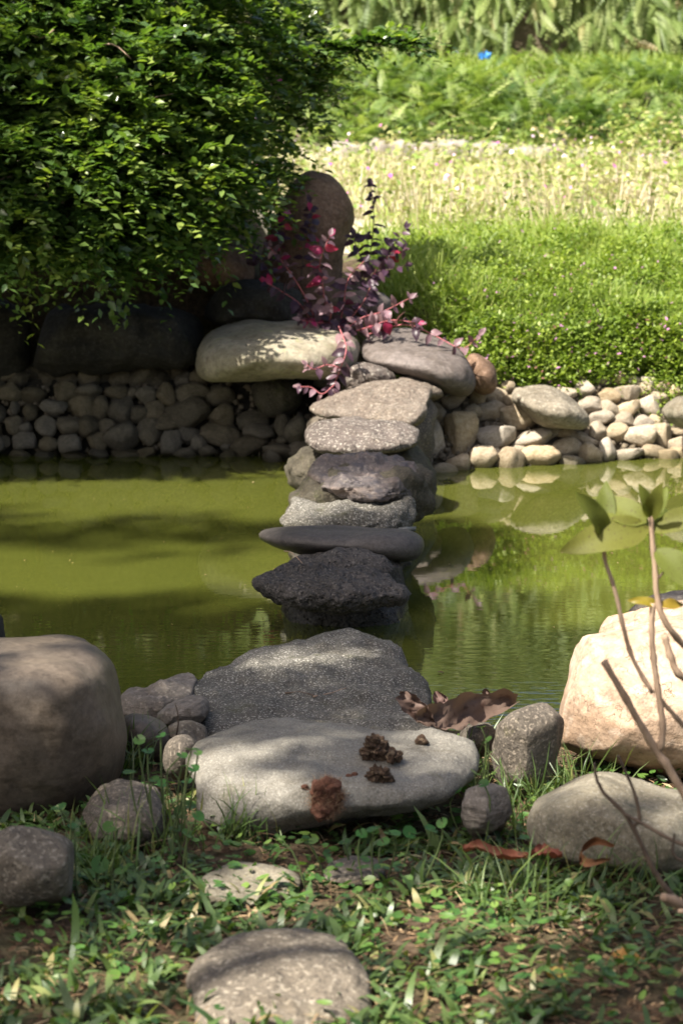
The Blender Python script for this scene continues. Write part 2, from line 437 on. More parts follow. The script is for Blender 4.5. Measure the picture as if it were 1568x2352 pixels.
M['dead_leaf'] = objleafmat('dead_leaf', (.095, .062, .05), (.125, .082, .065), (.07, .04, .03), .12, .65, .2)
M['red_dead'] = objleafmat('red_dead', (.13, .045, .022), (.10, .038, .02), (.045, .022, .012), .1, .75, .3)
M['yellow_dead'] = objleafmat('yellow_dead', (.42, .25, .05), (.4, .25, .07), (.2, .1, .03), .2, .6, .1)
M['stem_brown'] = barkmat('stem_brown', (.20, .13, .085), (.36, .26, .18), 60)
M['stem_dark'] = barkmat('stem_dark', (.05, .032, .022), (.11, .075, .05), 60)
M['stem_red'] = barkmat('stem_red', (.25, .06, .07), (.40, .13, .14), 60)
M['stem_green'] = barkmat('stem_green', (.05, .08, .02), (.09, .12, .035), 60)
M['bark'] = barkmat('bark', (.06, .045, .03), (.14, .105, .075), 12)
M['coir'] = stone('coir', (.10, .04, .025), (.19, .085, .055), (.28, .14, .095), None, 0, 80, 20, None, 0, 1, 120, .95, wet=False)
M['fibre'] = leafmat('fibre', [(0, (.12, .05, .03)), (1, (.36, .24, .15))], .1, None, .8, .2, vein=False)
M['clod'] = stone('clod', (.04, .024, .016), (.12, .075, .048), (.30, .21, .13), (.34, .25, .16), .5, 110, 22, None, 0, 1, 110, .95, wet=False)
def plain(name, c, rough=.5):
    t = NT(name)
    n = t.noise(t.coord(), 40, 4)
    b = t.n("ShaderNodeBsdfPrincipled", {"Base Color": t.mix(n, c, tuple(v * .7 for v in c)), "Roughness": rough})
    return t.done(b.outputs[0])
M['pipe'] = plain('pipe', (.11, .12, .118), .6)
M['blue'] = plain('blue', (.06, .30, .75), .5)

# ------------------------------------------------------------------ terrain
PROF_Y = np.array([-60, -10, 0, 2.4, 3.0, 3.8, 4.4, 4.9, 5.25, 5.6, 6.1, 9.0, 9.34, 9.50, 9.78, 9.95, 10.3, 10.9, 12.2, 16, 19.9, 20.0, 20.25, 21.2, 22.6, 23.4, 26.2, 26.5, 26.8, 30, 60, 300])
PROF_R = np.array([.6, .45, .32, .25, .22, .17, .13, .08, .02, -.12, -.42, -.45, -.35, -.15, .10, .20, .53, .64, .72, .88, 1.03, 1.05, 1.16, 1.45, 1.78, 1.88, 2.08, 2.3, 6.2, 6.6, 8, 30])
PROF_L = np.array([.6, .45, .32, .25, .22, .17, .13, .08, .02, -.12, -.42, -.45, -.35, -.3, .20, .30, 1.0, 1.15, 1.1, 1.0, 1.03, 1.05, 1.16, 1.45, 1.78, 1.88, 2.08, 2.3, 6.2, 6.6, 8, 30])

def wav(X, Y, f, s):
    return (np.sin(X * f + s) * np.cos(Y * f * 1.13 + s * 1.7) + .6 * np.sin(X * f * 2.3 + Y * f * 1.7 + s * 2.1) + .35 * np.cos(X * f * 4.9 - Y * f * 4.1 + s)) / 1.95

def hgt(X, Y):
    X = np.asarray(X, float); Y = np.asarray(Y, float)
    Yw = Y + np.where(Y < 8, .12 * np.sin(X * 1.3 + .4) + .05 * np.sin(X * 4.1), 0) * np.clip((Y - 3) / 1.5, 0, 1)
    Yw = Yw + np.where(Y > 9.0, -.10 * np.clip((X - 1.0), 0, 3) * np.clip(1 - abs(Y - 9.5) / 1.5, 0, 1), 0)
    r = np.interp(Yw, PROF_Y, PROF_R); l = np.interp(Yw, PROF_Y, PROF_L)
    k = np.clip((X + .65) / .4, 0, 1); k = k * k * (3 - 2 * k)
    z = l * (1 - k) + r * k
    side = np.clip((abs(X) - 7) / 3, 0, 1)
    pond = (Y > 4.5) & (Y < 10)
    z = np.where(pond, z * (1 - side) + (.35 + .02 * (Y - 5)) * side, z)
    amp = np.where(Y < 5.5, .022, np.where(Y > 10, .045, .01)) * np.where(Y > 30, 10, 1)
    z = z + amp * wav(X, Y, np.where(Y > 30, .15, 3.1), .7)
    z = z + np.where((Y > 10) & (Y < 26), .05 * wav(X, Y, 1.2, 2.2), 0)
    return z

xs = np.unique(np.concatenate([np.arange(-3, 3.001, .045), np.arange(-9, 9.01, .3), np.arange(-40, 41, 4), np.arange(-240, 241, 40)]))
ys = np.unique(np.concatenate([np.arange(2, 12.4, .045), np.arange(12.4, 28, .2), np.arange(-4, 2, .4), np.arange(28, 60, 4), np.arange(-60, -4, 8), np.arange(60, 301, 40)]))
GX, GY = np.meshgrid(xs, ys)
GZv = hgt(GX, GY)
nx, ny = len(xs), len(ys)
idx = np.arange(nx * ny).reshape(ny, nx)
quads = np.stack([idx[:-1, :-1], idx[:-1, 1:], idx[1:, 1:], idx[1:, :-1]], -1).reshape(-1, 4)
me = mesh_np('ground', np.stack([GX, GY, GZv], -1).reshape(-1, 3), quads.ravel(), np.arange(len(quads)) * 4)
tag(link('ground', me, M['soil']), 'brown earth of the banks and the terraced hillside', None, None, 'structure')

V = [(-9.5, 4.2, 0), (9.5, 4.2, 0), (9.5, 10.1, 0), (-9.5, 10.1, 0)]
tag(link('pond_water', mesh_vf('pond_water', V, [(0, 1, 2, 3)]), M['water']), 'murky green pond water', None, None, 'structure')

# ------------------------------------------------------------------ rocks
def chaikin(p, n=2):
    for _ in range(n):
        q = []
        for i in range(len(p)):
            a, b = p[i], p[(i + 1) % len(p)]
            q += [(a[0] * .75 + b[0] * .25, a[1] * .75 + b[1] * .25), (a[0] * .25 + b[0] * .75, a[1] * .25 + b[1] * .75)]
        p = q
    return p

def resample(p, n):
    d = [0]
    for i in range(len(p)):
        a, b = p[i], p[(i + 1) % len(p)]
        d.append(d[-1] + math.hypot(b[0] - a[0], b[1] - a[1]))
    out = []
    for k in range(n):
        s = d[-1] * k / n
        i = int(np.searchsorted(d, s, 'right')) - 1
        i = min(i, len(p) - 1)
        f = (s - d[i]) / max(1e-9, d[i + 1] - d[i])
        a, b = p[i], p[(i + 1) % len(p)]
        out.append((a[0] + (b[0] - a[0]) * f, a[1] + (b[1] - a[1]) * f))
    return out

def rock_mesh(name, outline, Y, df, db, p=2.2, top=None, tt=0., amp=.012, freq=6., fine=.0, ffreq=30., nj=72, nk=22, ridge=0., soft=2, seed=0, center=None, facet=0.):
    """closed rock body: outline at depth Y, front depth df, back depth db; above row top the upper face leans back by tt times the slope of level ground"""
    pts = resample(chaikin(outline, soft), nj)
    cx = sum(q[0] for q in pts) / nj if center is None else center[0]
    cy = sum(q[1] for q in pts) / nj if center is None else center[1]
    hz = Y / max(120., cy - 260)
    def lean(y):
        if top is None: return 0.
        v = (top - y) / 14.
        sp = 14. * (math.log1p(math.exp(v)) if v < 30 else v)
        return tt * hz * sp
    V, F = [], []
    for half, D in ((0, df), (1, db)):
        kk = range(0, nk + 1) if half == 0 else range(nk - 1, -1, -1)
        for k in kk:
            th = (k / nk) * math.pi / 2
            s = math.sin(th)
            off = (max(0., 1 - s ** p)) ** (1 / p) * D
            for (x, y) in (pts if k else pts[:1]):
                px, py = cx + (x - cx) * s, cy + (y - cy) * s
                yd = Y + lean(py) + (-off if half == 0 else off)
                V.append(P(px, py, yd) if half == 0 else P(px, py, yd))
    rings = []
    i = 0
    seq = list(range(0, nk + 1)) + list(range(nk - 1, -1, -1))
    for k in seq:
        if k == 0: rings.append([i]); i += 1
        else: rings.append(list(range(i, i + nj))); i += nj
    for a, b in zip(rings[:-1], rings[1:]):
        for j in range(nj):
            j2 = (j + 1) % nj
            if len(a) == 1: F.append((a[0], b[j2], b[j]))
            elif len(b) == 1: F.append((a[j], a[j2], b[0]))
            else: F.append((a[j], a[j2], b[j2], b[j]))
    me = mesh_vf(name, V, F)
    nor = np.empty(len(V) * 3, np.float32); me.vertices.foreach_get("normal", nor); nor = nor.reshape(-1, 3)
    Va = np.array([tuple(v) for v in V])
    off = Vector((seed * 3.1, seed * 1.7, seed * .9))
    d = np.zeros(len(V))
    for i2, v in enumerate(V):
        q = (v + off)
        n_ = noise.fractal(q * freq, 1.0, 2.1, 4) * amp
        if ridge: n_ -= abs(noise.noise(Vector((q.x * freq * .8, q.y * freq * .8, q.z * freq * 3.2)))) * ridge
        if fine: n_ += noise.fractal(q * ffreq, .9, 2.2, 3) * fine
        d[i2] = n_
    Va = Va + nor * d[:, None]
    if facet:      # a few broken or worn flats
        rr = random.Random(seed * 13 + 5)
        cc = Va.mean(0); ext = Va.max(0) - Va.min(0)
        for _ in range(9):
            pl_ = np.array([rr.uniform(-1, 1), rr.uniform(-1, .3), rr.uniform(-.3, 1)]); pl_ /= np.linalg.norm(pl_)
            e = (Va - cc) @ pl_
            lim = e.max() * (1 - facet * rr.uniform(.3, 1))
            over = np.maximum(0, e - lim)
            Va = Va - pl_[None, :] * (over * .8)[:, None]
    c = Va.mean(0); c[2] = Va[:, 2].min()
    Va -= c
    me.vertices.foreach_set("co", Va.astype(np.float32).ravel())
    me.update()
    return me, Vector(c)

NROCK = [0]
def rock(name, label, cat, outline, Y, df, db, mat, group=None, parent=None, **kw):
    NROCK[0] += 1
    me, c = rock_mesh(name, outline, Y, df, db, seed=NROCK[0], **kw)
    o = link(name, me, M[mat])
    o.location = c
    if parent is None:
        tag(o, label, cat, group)
    return o

def surf(o, x, y, default):
    """depth at which the line of sight through (x, y) meets rock o"""
    b = BVHTree.FromPolygons([v.co + o.location for v in o.data.vertices], [tuple(p.vertices) for p in o.data.polygons])
    org = Vector((0, 0, CAM_H))
    h = b.ray_cast(org, (P(x, y, 4.0) - org).normalized())
    return h[0].y if h[0] is not None else default

SS = 'stepping stones across the pond'
NB = 'rocks along the near bank'
FB = 'boulders piled on the far bank'

rock('boulder', 'big smooth brown boulder at the left edge of the near bank', 'boulder',
     [(-90, 1500), (-40, 1472), (60, 1464), (150, 1462), (205, 1470), (245, 1500), (268, 1550), (280, 1620), (292, 1690), (286, 1745), (255, 1805), (200, 1860), (130, 1895), (40, 1918), (-60, 1925), (-120, 1800), (-120, 1620)],
     4.25, .30, .30, 'brown_boulder', NB, p=2.5, top=1540, tt=.45, amp=.022, freq=3.5, nj=96, nk=30, ridge=.004)
FLAT = rock('flat_stone', 'pale grey granite stone at the foot of the crossing with bark and coir on it', 'stone',
     [(430, 1780), (438, 1722), (478, 1686), (540, 1664), (620, 1655), (700, 1653), (790, 1660), (880, 1671), (960, 1680), (1030, 1691), (1078, 1708), (1096, 1735), (1092, 1768), (1060, 1803), (1010, 1842), (940, 1866), (860, 1876), (780, 1886), (690, 1908), (600, 1922), (520, 1920), (462, 1900), (440, 1845)],
     3.93, .12, .16, 'granite', SS, p=2.8, facet=.05, top=1825, tt=.85, amp=.018, freq=5, fine=.002, ffreq=50, nj=110, nk=34, soft=2)
STEP = rock('step_rock', 'rough speckled grey step rock at the water behind the pale granite stone', 'stone',
     [(436, 1620), (450, 1565), (480, 1537), (540, 1507), (610, 1482), (680, 1462), (760, 1450), (830, 1450), (882, 1468), (925, 1508), (960, 1548), (990, 1590), (1004, 1640), (990, 1690), (900, 1730), (700, 1740), (520, 1730), (460, 1690)],
     4.66, .10, .18, 'concrete_rock', SS, p=3.0, top=1700, tt=.95, amp=.022, freq=5.5, fine=.006, ffreq=34, nj=170, nk=56, ridge=.014, soft=1)
rock('lava_rock', 'black pitted lava rock with pointed ends below the dark flat slab', 'rock',
     [(576, 1338), (610, 1316), (650, 1300), (680, 1284), (720, 1274), (760, 1284), (800, 1298), (850, 1305), (890, 1325), (925, 1345), (945, 1368), (915, 1383), (870, 1390), (830, 1402), (770, 1408), (720, 1402), (690, 1396), (650, 1385), (612, 1362)],
     6.12, .16, .22, 'lava', SS, p=1.7, top=1385, tt=.55, amp=.02, freq=9, fine=.009, ffreq=38, nj=170, nk=52, soft=1)
rock('rock_pillar', 'blackish wet rock pillar standing in the water under the lava rock', 'rock',
     [(655, 1278), (780, 1262), (925, 1272), (930, 1350), (922, 1420), (925, 1560), (800, 1600), (640, 1570), (646, 1420), (660, 1350)],
     6.5, .2, .22, 'lava', SS, p=3, amp=.025, freq=7, fine=.006, ffreq=40, nj=100, nk=26, soft=1)
rock('flat_slab', 'smooth dark slab balanced across the rocks in the middle of the pond', 'slab',
     [(592, 1232), (602, 1217), (640, 1209), (720, 1205), (800, 1207), (850, 1212), (900, 1210), (945, 1217), (970, 1235), (973, 1262), (957, 1285), (915, 1292), (860, 1287), (800, 1281), (740, 1276), (690, 1273), (650, 1263), (612, 1250)],
     6.6, .19, .2, 'dark_slab', SS, p=2.4, top=1250, tt=.35, amp=.008, freq=6, nj=110, nk=28)
rock('mossy_rock', 'mossy grey-brown rock rising from the pond under the purple petrified stone', 'rock',
     [(660, 1160), (684, 1125), (725, 1095), (770, 1078), (900, 1062), (970, 1070), (999, 1098), (997, 1150), (970, 1190), (945, 1220), (938, 1320), (920, 1400), (800, 1420), (690, 1400), (664, 1320), (660, 1230)],
     7.30, .27, .26, 'mossy', SS, p=3.0, amp=.035, freq=6, fine=.010, ffreq=24, nj=150, nk=46, ridge=.018, soft=1, center=(820, 1200))
rock('ledge_rock', 'grey concrete-like ledge rock just behind the dark flat slab', 'rock',
     [(656, 1205), (662, 1160), (700, 1138), (800, 1140), (880, 1134), (940, 1140), (958, 1175), (936, 1250), (900, 1330), (700, 1330), (668, 1260)],
     7.0, .17, .2, 'concrete_rock', SS, p=2.6, top=1190, tt=.35, amp=.035, freq=6, fine=.012, ffreq=22, nj=130, nk=40, ridge=.025, soft=1)
rock('petrified_stone', 'purplish brown streaked stone on top of the mossy rock', 'stone',
     [(720, 1118), (724, 1072), (745, 1050), (790, 1040), (830, 1033), (890, 1037), (932, 1052), (953, 1080), (953, 1122), (940, 1152), (900, 1168), (830, 1158), (770, 1142), (735, 1136)],
     7.1, .17, .3, 'petrified', SS, facet=.04, p=2.3, top=1120, tt=.5, amp=.035, freq=6.5, fine=.013, ffreq=20, nj=150, nk=48, ridge=.028, soft=1)
rock('step_slab', 'white-speckled pinkish slab stone nearer the purple stone', 'slab',
     [(698, 1000), (713, 976), (760, 965), (800, 957), (850, 962), (900, 967), (945, 977), (964, 1000), (956, 1026), (900, 1042), (820, 1052), (740, 1042), (703, 1022)],
     8.05, .12, .16, 'pink_slab2', SS, facet=.03, p=2.8, top=1025, tt=.42, amp=.016, freq=7, fine=.004, ffreq=30, nj=110, nk=28, soft=1)
rock('mossy_rock', 'broad rough rock in the water carrying the white-speckled slab', 'rock',
     [(654, 1078), (668, 1050), (700, 1034), (780, 1030), (900, 1008), (968, 1010), (984, 1040), (994, 1100), (985, 1180), (940, 1240), (800, 1250), (700, 1200), (672, 1110)],
     8.35, .24, .25, 'mossy', SS, facet=.2, p=3, amp=.04, freq=6, fine=.012, ffreq=30, nj=110, nk=28, ridge=.01, soft=1)
rock('step_slab', 'tan slab stone with a broken right edge, last of the crossing before the far bank', 'slab',
     [(709, 936), (760, 905), (830, 881), (880, 872), (940, 877), (987, 887), (992, 905), (982, 932), (966, 968), (930, 987), (860, 972), (780, 961), (724, 951)],
     8.70, .10, .15, 'pink_slab', SS, facet=.03, p=3.0, top=965, tt=.36, amp=.016, freq=6, fine=.004, ffreq=28, nj=110, nk=28, soft=1)
rock('support_rock', 'shaded rock under the tan slab at the far bank', 'rock',
     [(725, 950), (800, 940), (985, 905), (1002, 935), (996, 1000), (975, 1080), (900, 1150), (760, 1150), (690, 1060), (695, 990)],
     9.1, .22, .25, 'dark_speck', FB, facet=.16, p=2.6, amp=.03, freq=5, fine=.005, nj=90, nk=22, soft=1)
rock('rock', 'knobbly tan rock wedged between the tan slab and the grey boulder', 'rock',
     [(900, 890), (930, 867), (970, 866), (1010, 881), (1027, 905), (1012, 920), (975, 923), (930, 915)], 9.2, .12, .15, 'pink_slab', FB, amp=.02, freq=8, fine=.004, soft=1)
rock('rock', 'pale mottled rock tucked under the grey boulder by the purple sprig', 'rock',
     [(782, 866), (800, 842), (845, 834), (885, 844), (909, 862), (897, 882), (850, 893), (800, 898)], 9.2, .12, .15, 'pink_slab2', FB, amp=.02, freq=8, fine=.005, soft=1)
rock('boulder', 'long yellowish mushroom-shaped boulder overhanging the shaded stone wall', 'boulder',
     [(446, 842), (451, 800), (474, 765), (515, 744), (570, 737), (640, 739), (710, 744), (775, 754), (817, 775), (828, 810), (817, 852), (780, 870), (700, 868), (620, 870), (560, 874), (500, 878), (458, 870)],
     9.35, .34, .35, 'mushroom', FB, p=2.5, top=800, tt=.3, amp=.02, freq=4, nj=100, nk=28)
rock('boulder', 'smooth grey boulder with leaf shadows sloping down to the right', 'boulder',
     [(828, 800), (837, 779), (870, 759), (920, 755), (975, 767), (1030, 784), (1067, 810), (1088, 850), (1095, 886), (1077, 912), (1040, 911), (1000, 888), (950, 867), (900, 852), (850, 837), (833, 820)],
     9.28, .22, .3, 'grey_boulder', FB, p=2.4, top=830, tt=.4, amp=.012, freq=5, nj=100, nk=28)
rock('stone', 'small reddish brown stone against the right end of the grey boulder', 'stone',
     [(1064, 838), (1080, 814), (1110, 820), (1134, 848), (1144, 877), (1132, 903), (1100, 908), (1076, 892)], 9.42, .12, .15, 'brown_stone', FB, amp=.012, freq=7)
rock('standing_stone', 'tall brown standing stone behind the purple shrub', 'boulder',
     [(590, 640), (612, 540), (645, 470), (688, 408), (730, 392), (772, 410), (803, 450), (814, 490), (803, 540), (784, 590), (776, 650), (770, 760), (600, 760)],
     10.35, .26, .3, 'brown_stone', FB, p=2.3, amp=.03, freq=3.2, fine=.003, nj=90, nk=26)
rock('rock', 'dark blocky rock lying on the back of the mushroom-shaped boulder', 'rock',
     [(468, 745), (474, 690), (500, 660), (550, 647), (620, 644), (684, 660), (700, 700), (696, 750), (560, 756)], 9.85, .22, .25, 'shade_dark_stone', FB, facet=.16, p=3, amp=.03, freq=4.5, fine=.004, ridge=.02, soft=1)
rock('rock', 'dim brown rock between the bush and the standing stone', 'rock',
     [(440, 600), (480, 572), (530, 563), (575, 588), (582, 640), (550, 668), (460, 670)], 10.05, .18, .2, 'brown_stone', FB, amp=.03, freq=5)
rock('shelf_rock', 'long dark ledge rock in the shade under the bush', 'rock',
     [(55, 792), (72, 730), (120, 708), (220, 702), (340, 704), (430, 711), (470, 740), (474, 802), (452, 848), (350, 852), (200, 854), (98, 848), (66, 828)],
     9.74, .22, .5, 'shade_dark_stone', FB, facet=.16, p=3, amp=.04, freq=4, fine=.005, ridge=.015, nj=110, soft=1)
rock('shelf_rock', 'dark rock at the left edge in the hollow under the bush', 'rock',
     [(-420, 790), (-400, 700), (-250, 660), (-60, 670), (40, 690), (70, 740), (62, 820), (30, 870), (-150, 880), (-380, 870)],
     9.85, .2, .4, 'shade_dark_stone', FB, p=3, amp=.04, freq=4, fine=.005, ridge=.015, nj=110, soft=1)
rock('rock', 'greenish round rock propping the mushroom-shaped boulder', 'rock',
     [(574, 900), (600, 866), (650, 862), (694, 880), (690, 940), (642, 962), (598, 945)], 9.62, .15, .2, 'mossy', FB, amp=.02, freq=6)
rock('boulder', 'domed tan-grey boulder set in the sunlit stone bank', 'boulder',
     [(1172, 910), (1193, 893), (1230, 884), (1270, 886), (1302, 904), (1332, 930), (1354, 956), (1352, 980), (1322, 988), (1280, 986), (1240, 974), (1212, 952), (1186, 932)],
     9.4, .2, .24, 'dome', FB, p=2.2, top=930, tt=.25, amp=.012, freq=6, fine=.003)
rock('boulder', 'large cream boulder at the right end of the sunlit stone bank', 'boulder',
     [(1513, 948), (1530, 924), (1570, 903), (1640, 908), (1665, 960), (1640, 995), (1570, 988), (1528, 972)], 9.3, .2, .24, 'warm_rock', FB, amp=.014, freq=5)
rock('rock', 'grey rock half hidden behind the purple shrub stems', 'rock',
     [(788, 692), (815, 671), (860, 667), (892, 690), (898, 718), (840, 730), (792, 720)], 9.9, .15, .2, 'grey_boulder', FB, amp=.02, freq=6)
rock('rock', 'jagged slate-grey rock at the water between the brown boulder and the step rock', 'rock',
     [(284, 1592), (320, 1580), (365, 1564), (410, 1540), (446, 1538), (460, 1570), (444, 1612), (400, 1645), (330, 1660), (284, 1640)], 5.0, .12, .2, 'slate', NB, facet=.05, p=3.2, amp=.016, freq=8, fine=.006, ffreq=30, ridge=.026, soft=1, nj=100, nk=28, top=1620, tt=.5)
rock('rock', 'wedge-shaped grey rock against the left of the step rock', 'rock',
     [(348, 1642), (385, 1614), (440, 1600), (477, 1604), (482, 1640), (452, 1668), (380, 1676)], 4.72, .09, .12, 'slate', NB, facet=.1, p=3.2, amp=.016, freq=8, ridge=.008, soft=1)
rock('rock', 'rounded grey-brown rock peeping out right of the brown boulder', 'rock',
     [(270, 1725), (280, 1655), (310, 1640), (350, 1647), (386, 1667), (400, 1705), (384, 1755), (305, 1765)], 4.5, .10, .12, 'brown_boulder', NB, amp=.012, freq=7)
rock('stone', 'small pale speckled stone left of the pale granite stone', 'stone',
     [(378, 1670), (410, 1655), (450, 1657), (480, 1680), (486, 1715), (430, 1722), (382, 1705)], 4.52, .07, .1, 'speckled_rock', NB, facet=.3, amp=.012, freq=9, soft=1)
rock('stone', 'small dark wet stone beside the pennywort leaves', 'stone',
     [(380, 1718), (403, 1690), (440, 1690), (458, 1716), (446, 1775), (405, 1795), (376, 1765)], 4.2, .07, .1, 'dark_speck', NB, amp=.008, freq=9)
rock('rock', 'dark rough rock in the grass below the brown boulder', 'rock',
     [(180, 1878), (208, 1820), (250, 1796), (310, 1788), (357, 1800), (376, 1842), (370, 1900), (332, 1945), (230, 1950), (186, 1925)], 3.86, .11, .14, 'dark_speck', NB, facet=.22, amp=.022, freq=7, fine=.006, top=1880, tt=.6)
rock('rock', 'speckled grey rock at the left edge in the lawn', 'rock',
     [(-50, 1990), (-32, 1930), (20, 1911), (80, 1908), (140, 1923), (177, 1955), (186, 2005), (162, 2055), (90, 2080), (0, 2080)], 3.45, .11, .14, 'speckled_rock', NB, facet=.16, amp=.012, freq=7, fine=.003)
rock('rock', 'upright dark speckled rock left of the cream boulder', 'rock',
     [(1128, 1720), (1140, 1660), (1165, 1620), (1200, 1605), (1247, 1608), (1281, 1628), (1294, 1660), (1290, 1725), (1270, 1800), (1232, 1840), (1168, 1830), (1136, 1790)], 4.3, .11, .14, 'dark_speck', NB, facet=.16, p=2.3, amp=.014, freq=6, fine=.003)
rock('stone', 'small bluish grey stone in the grass right of the pale granite stone', 'stone',
     [(1058, 1855), (1070, 1820), (1100, 1802), (1136, 1802), (1168, 1830), (1178, 1875), (1155, 1915), (1088, 1920), (1062, 1895)], 3.85, .08, .1, 'slate', NB, facet=.3, amp=.016, freq=9, fine=.004)
rock('stone', 'low dark stone under the big curled dead leaf', 'stone',
     [(1050, 1695), (1072, 1664), (1120, 1658), (1144, 1690), (1136, 1740), (1068, 1745)], 4.45, .08, .1, 'dark_speck', NB, amp=.01, freq=8)
rock('cream_boulder', 'large sunlit cream boulder with fine cracks at the right edge', 'boulder',
     [(1276, 1705), (1288, 1640), (1303, 1560), (1316, 1490), (1338, 1466), (1385, 1460), (1440, 1442), (1500, 1420), (1580, 1410), (1700, 1425), (1740, 1550), (1720, 1770), (1610, 1800), (1500, 1782), (1400, 1750), (1308, 1724)],
     4.5, .20, .22, 'cream', NB, facet=.16, p=3.2, amp=.012, freq=5, fine=.0015, ffreq=30, ridge=.006, top=1500, tt=.45, nj=120, nk=34, soft=1)
rock('rock', 'cream lumpy rock behind the top of the cracked cream boulder', 'rock',
     [(1383, 1465), (1393, 1436), (1430, 1425), (1470, 1398), (1560, 1384), (1650, 1390), (1680, 1490), (1500, 1520), (1400, 1500)], 4.85, .13, .15, 'cream', NB, p=2.4, amp=.03, freq=7, ridge=.01)
rock('rock', 'dark slate rock at the water behind the cream boulder', 'rock',
     [(1444, 1420), (1470, 1388), (1520, 1364), (1600, 1356), (1650, 1400), (1620, 1470), (1460, 1470)], 5.15, .13, .15, 'slate', NB, amp=.02, freq=6)
rock('rock', 'wide mottled warm-grey rock in the grass below the cream boulder', 'rock',
     [(1206, 1895), (1220, 1840), (1260, 1804), (1320, 1783), (1380, 1783), (1440, 1798), (1520, 1810), (1620, 1830), (1700, 1900), (1680, 2020), (1560, 2050), (1430, 2025), (1310, 1995), (1240, 1955)], 3.72, .15, .2, 'warm_rock', NB, facet=.16, p=2.3, amp=.016, freq=5, fine=.002, top=1900, tt=.5, nj=100, nk=28)
rock('rock', 'coarse speckled rock half sunk in the lawn at the bottom of the picture', 'rock',
     [(436, 2260), (448, 2210), (488, 2165), (560, 2134), (640, 2120), (720, 2123), (782, 2143), (824, 2190), (846, 2260), (840, 2350), (770, 2420), (600, 2440), (480, 2400), (442, 2330)], 2.93, .08, .12, 'speckled_rock', NB, facet=.04, p=2.6, top=2360, tt=.78, amp=.016, freq=6, fine=.004, nj=100, nk=28)
rock('stone', 'flat buried stone showing in the lawn above the bottom rock', 'stone',
     [(450, 2030), (500, 1995), (570, 1978), (645, 1988), (695, 2010), (675, 2060), (560, 2090), (470, 2070)], 3.44, .04, .1, 'warm_rock', NB, p=3, top=2090, tt=1.0, amp=.008, freq=10, fine=.002, facet=.1)
rock('stone', 'flat dark stone sunk in the lawn right of the buried tan stone', 'stone',
     [(735, 2005), (770, 1975), (830, 1965), (880, 1980), (890, 2010), (850, 2032), (760, 2034)], 3.50, .04, .1, 'dark_speck', NB, p=3, top=2050, tt=1.0, amp=.008, freq=10, fine=.002, facet=.1)
rock('rock', 'dark rock tip at the left edge behind the brown boulder', 'rock',
     [(-80, 1440), (-20, 1402), (6, 1403), (16, 1440), (14, 1490), (-40, 1530)], 5.25, .12, .15, 'shade_dark_stone', NB, amp=.015, freq=7)

# ------------------------------------------------------------------ stone banks on the far shore
def stone_variants(prefix, mat, n=10):
    out = []
    for k in range(n):
        bm = bmesh.new()
        bmesh.ops.create_icosphere(bm, subdivisions=3, radius=1)
        off = Vector((k * 7.3, k * 3.1, k * 5.7))
        cuts = [Vector((random.uniform(-1, 1), random.uniform(-.9, .2), random.uniform(-1, 1))).normalized() for _ in range(7)]
        lim = [random.uniform(.60, .86) for _ in cuts]
        for v in bm.verts:
            d = v.co.normalized()
            q = Vector([math.copysign(abs(c) ** .8, c) for c in d])
            for c, l in zip(cuts, lim):
                e = q.dot(c) - l
                if e > 0: q -= c * e * .9
            q *= 1 + .16 * noise.noise(d * 1.3 + off) + .06 * noise.fractal(d * 3.5 + off, 1, 2, 3)
            v.co = q
        me = bpy.data.meshes.new(prefix)
        bm.to_mesh(me); bm.free()
        me.polygons.foreach_set("use_smooth", np.ones(len(me.polygons), bool))
        me.materials.append(M[mat])
        out.append(me)
    return out

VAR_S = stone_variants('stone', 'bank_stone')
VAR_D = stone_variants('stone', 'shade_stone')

def wall_stone(parent, var, x, y, rx, ry, Y, ang=0, deep=.8, grow=1.26):
    ang += random.uniform(-14, 14); Y += random.uniform(-.03, .02)
    me = random.choice(var)
    o = link('stone', me, None, parent)
    c = P(x, y, Y)
    s = Y / FPX
    R_ = Matrix.Rotation(math.radians(-ang), 4, 'Y')
    S_ = Matrix.Diagonal((rx * s * grow, (rx + ry) * .55 * s * deep, ry * s * grow, 1))
    flip = Matrix.Diagonal((random.choice((-1, 1)), 1, random.choice((-1, 1)), 1))
    o.matrix_local = Matrix.Translation(c - parent.location) @ R_ @ S_ @ flip
    return o

